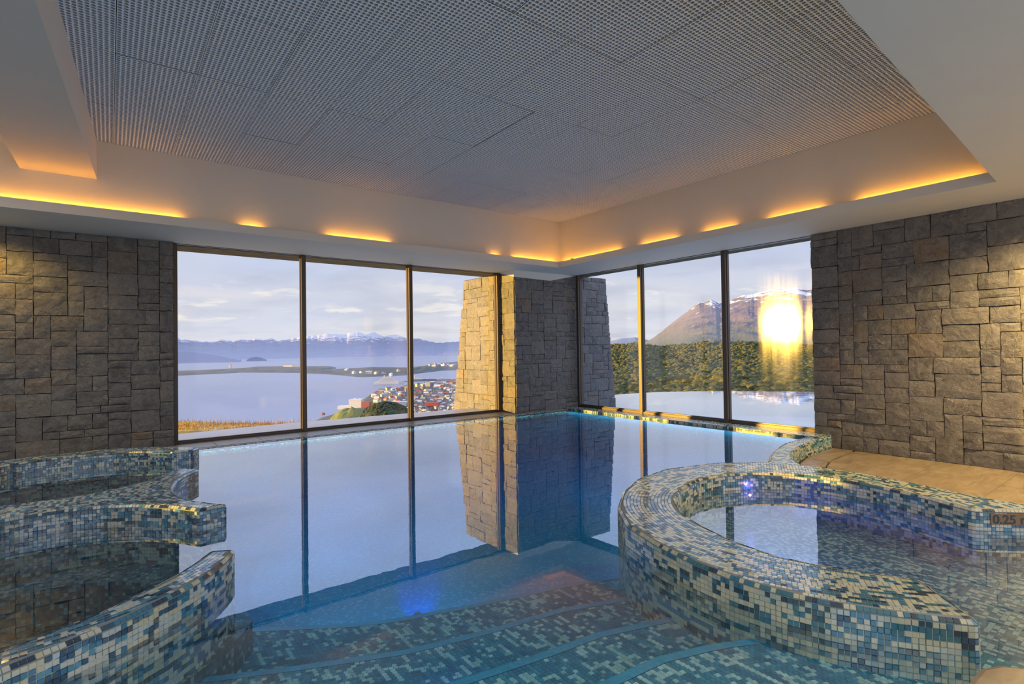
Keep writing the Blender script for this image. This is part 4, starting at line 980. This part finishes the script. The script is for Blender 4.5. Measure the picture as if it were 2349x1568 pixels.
while cnt < 285 and tries < 9000:
    tries += 1; px = 1048-(hr.random()**1.4)*250; py = hr.uniform(876, 966)
    sy = float(np.interp(px, shore_x, shore_y))
    if py < sy+1.5 or (795 < px < 862 and 912 < py < 952) or (825 < px < 935 and py > 928): continue
    if 945 < px < 1000 and 884 < py < 893 and hr.random() < .8: continue
    q = onz(px, py, SEA+3); d = math.hypot(q[0], q[1])
    s = hr.uniform(4.4, 7.5)*d/1150
    if any(math.hypot(q[0]-a, q[1]-b_) < .82*(s+c) for a, b_, c in placed): continue
    o = put(bpy.data.objects.new('house', hr.choice(HMESH))); o.location = q; o.scale = (s, s, s*.85); o.rotation_euler[2] = hr.choice((.4, 1.9, .9))+hr.uniform(-.15, .15)
    nm = {0: 'white', 1: 'cream', 2: 'grey', 3: 'blue grey', 4: 'tan'}[HMESH.index(o.data) % 5]
    side = 'left of the mullion' if px < 940 else 'right of the mullion'; rw = 'near the shore' if py < sy+14 else 'inland below' if py < sy+36 else 'nearest the terrace'
    tag(o, 'small %s walled town house %s, %s' % (nm, rw, side), 'house', '%s town houses %s, %s' % (nm, rw, side)); cnt += 1; placed.append((q[0], q[1], s))
for k in range(26):
    px = 985+k*3.5 if k < 18 else 795+(k-18)*17; py = hr.uniform(833, 839) if k < 18 else hr.uniform(847, 858)
    q = onz(px, py+2, SEA+5); o = put(bpy.data.objects.new('house', HMESH[(k*5) % 15])); o.location = q; s = hr.uniform(9, 15); o.scale = (s, s, s*.7); o.rotation_euler[2] = hr.uniform(0, 3)
    tag(o, 'tiny pale building on the spit beyond the harbour', 'building', 'buildings on the spit beyond the harbour')
def block(name, label, cat, px, py, w, l, h, rot, wall, roof, extra=None):
    q = onz(px, py, SEA+2); r = empty(name, q, label=label, cat=cat); ca, sa = math.cos(rot), math.sin(rot)
    def bx(nm, x0, x1, y0, y1, z0, z1, mt):
        mb = MB(); mb.box(x0, x1, y0, y1, z0, z1); mb.v = [(q[0]+a*ca-b_*sa, q[1]+a*sa+b_*ca, q[2]+c_) for a, b_, c_ in mb.v]; return mb.build(nm, mt, r)
    bx('wall', -w/2, w/2, -l/2, l/2, -6, h, wall); bx('roof', -w/2-.4, w/2+.4, -l/2-.4, l/2+.4, h, h+.7, roof)
    if extra: extra(bx, w, l, h)
    return r
def port_extra(bx, w, l, h):
    bx('annex', w/2, w/2+14, -l/2, l/2-3, -6, h*.72, RM[2]); bx('lean_to', -w/2-20, -w/2, -l/2, l/2-6, -6, h*.28, RM[0]); bx('roof_vent', -4, -1, 0, 3, h+.7, h+2.4, HM[0]); bx('roof_vent', 5, 8, -2, 1, h+.7, h+2.0, HM[0])
rot = math.radians(-37)
block('port_building', 'large white port building with a red annex on the shore', 'building', 818, 934, 22, 20, 14, rot, HM[0], HM[0], port_extra)
block('red_hall', 'large red walled hall among the town houses', 'building', 992, 935, 24, 16, 9, rot, m_plain('red_cladding', (.42, .09, .07), .7), RM[2])
block('pale_warehouse', 'long pale warehouse above the knoll', 'building', 915, 930, 30, 14, 7, rot, HM[0], RM[0])
block('harbour_silo', 'squat pale storage building by the harbour', 'building', 982, 886, 12, 12, 11, rot, HM[1], HM[1])
block('red_warehouse', 'low red roofed warehouse by the quay', 'building', 1036, 878, 26, 12, 7, rot, RM[2], RM[2])
block('airport_terminal', 'white terminal with red roof on the peninsula', 'building', 664, 841, 70, 40, 13, rot, HM[0], RM[2])
block('airport_hangar', 'pale blue hangar on the peninsula', 'building', 682, 841, 60, 40, 12, rot, HM[3], HM[3])
block('control_tower', 'small red and white tower on the peninsula', 'building', 528, 843, 12, 12, 24, rot, HM[1], RM[2])
def ship(px, py, L, Bm, h, label, decks=4, hull=None):
    q = onz(px, py, SEA); r = empty('ship', q, label=label, cat='ship'); a = math.radians(-30); ca, sa = math.cos(a), math.sin(a)
    def addp(nm, poly, z0, z1, mt):
        mb = MB(); mb.prism([(q[0]+x*ca-y*sa, q[1]+x*sa+y*ca) for x, y in poly], q[2]+z0, q[2]+z1); return mb.build(nm, mt, r)
    addp('hull', [(-L/2, -Bm/2), (L*.32, -Bm/2), (L/2, 0), (L*.32, Bm/2), (-L/2, Bm/2)], -1, h*.3, hull or HM[0])
    for k in range(decks):
        e = .40-k*.06; addp('deck', [(-L*e, -Bm*.42), (L*(e-.12), -Bm*.42), (L*(e-.12), Bm*.42), (-L*e, Bm*.42)], h*(.3+k*.14), h*(.42+k*.14), HM[0])
    addp('funnel', arc((-L*.15, 0), Bm*.14, 0, 360, 8)[:-1], h*.3+decks*h*.14, h*1.15, HM[2])
ship(893, 880.5, 92, 16, 24, 'white cruise ship moored at the pier left of the second mullion')
ship(958, 872, 60, 14, 14, 'dark hulled ship moored right of the second mullion', 2, RM[4])
ship(1018, 870, 50, 10, 10, 'small white ship beside the marina quay', 2)
ship(988, 871, 40, 9, 9, 'small red hulled ship at the quay', 2, RM[2])
def pier(p0, p1, label):
    a, b_ = onz(*p0, SEA+1), onz(*p1, SEA+1); d = (b_-a)[:2]; n_ = np.array([-d[1], d[0]]); n_ = n_/np.linalg.norm(n_)*4
    mb = MB(); mb.prism([tuple(a[:2]-n_), tuple(b_[:2]-n_), tuple(b_[:2]+n_), tuple(a[:2]+n_)], SEA-2, SEA+2.0); o = mb.build('pier', RM[4]); tag(o, label, 'pier')
pier((862, 878), (915, 876), 'dark pier carrying the cruise ship'); pier((911, 875), (1048, 870), 'long dark quay across the harbour')
mb = MB(); q = onz(741, 950, SEA); mb.prism(arc((q[0], q[1]), 3.5, 0, 360, 10)[:-1], SEA-1, SEA+2.5); o = mb.build('buoy', RM[2]); tag(o, 'small red buoy near the shore', 'buoy')
print('objects', len(bpy.data.objects))
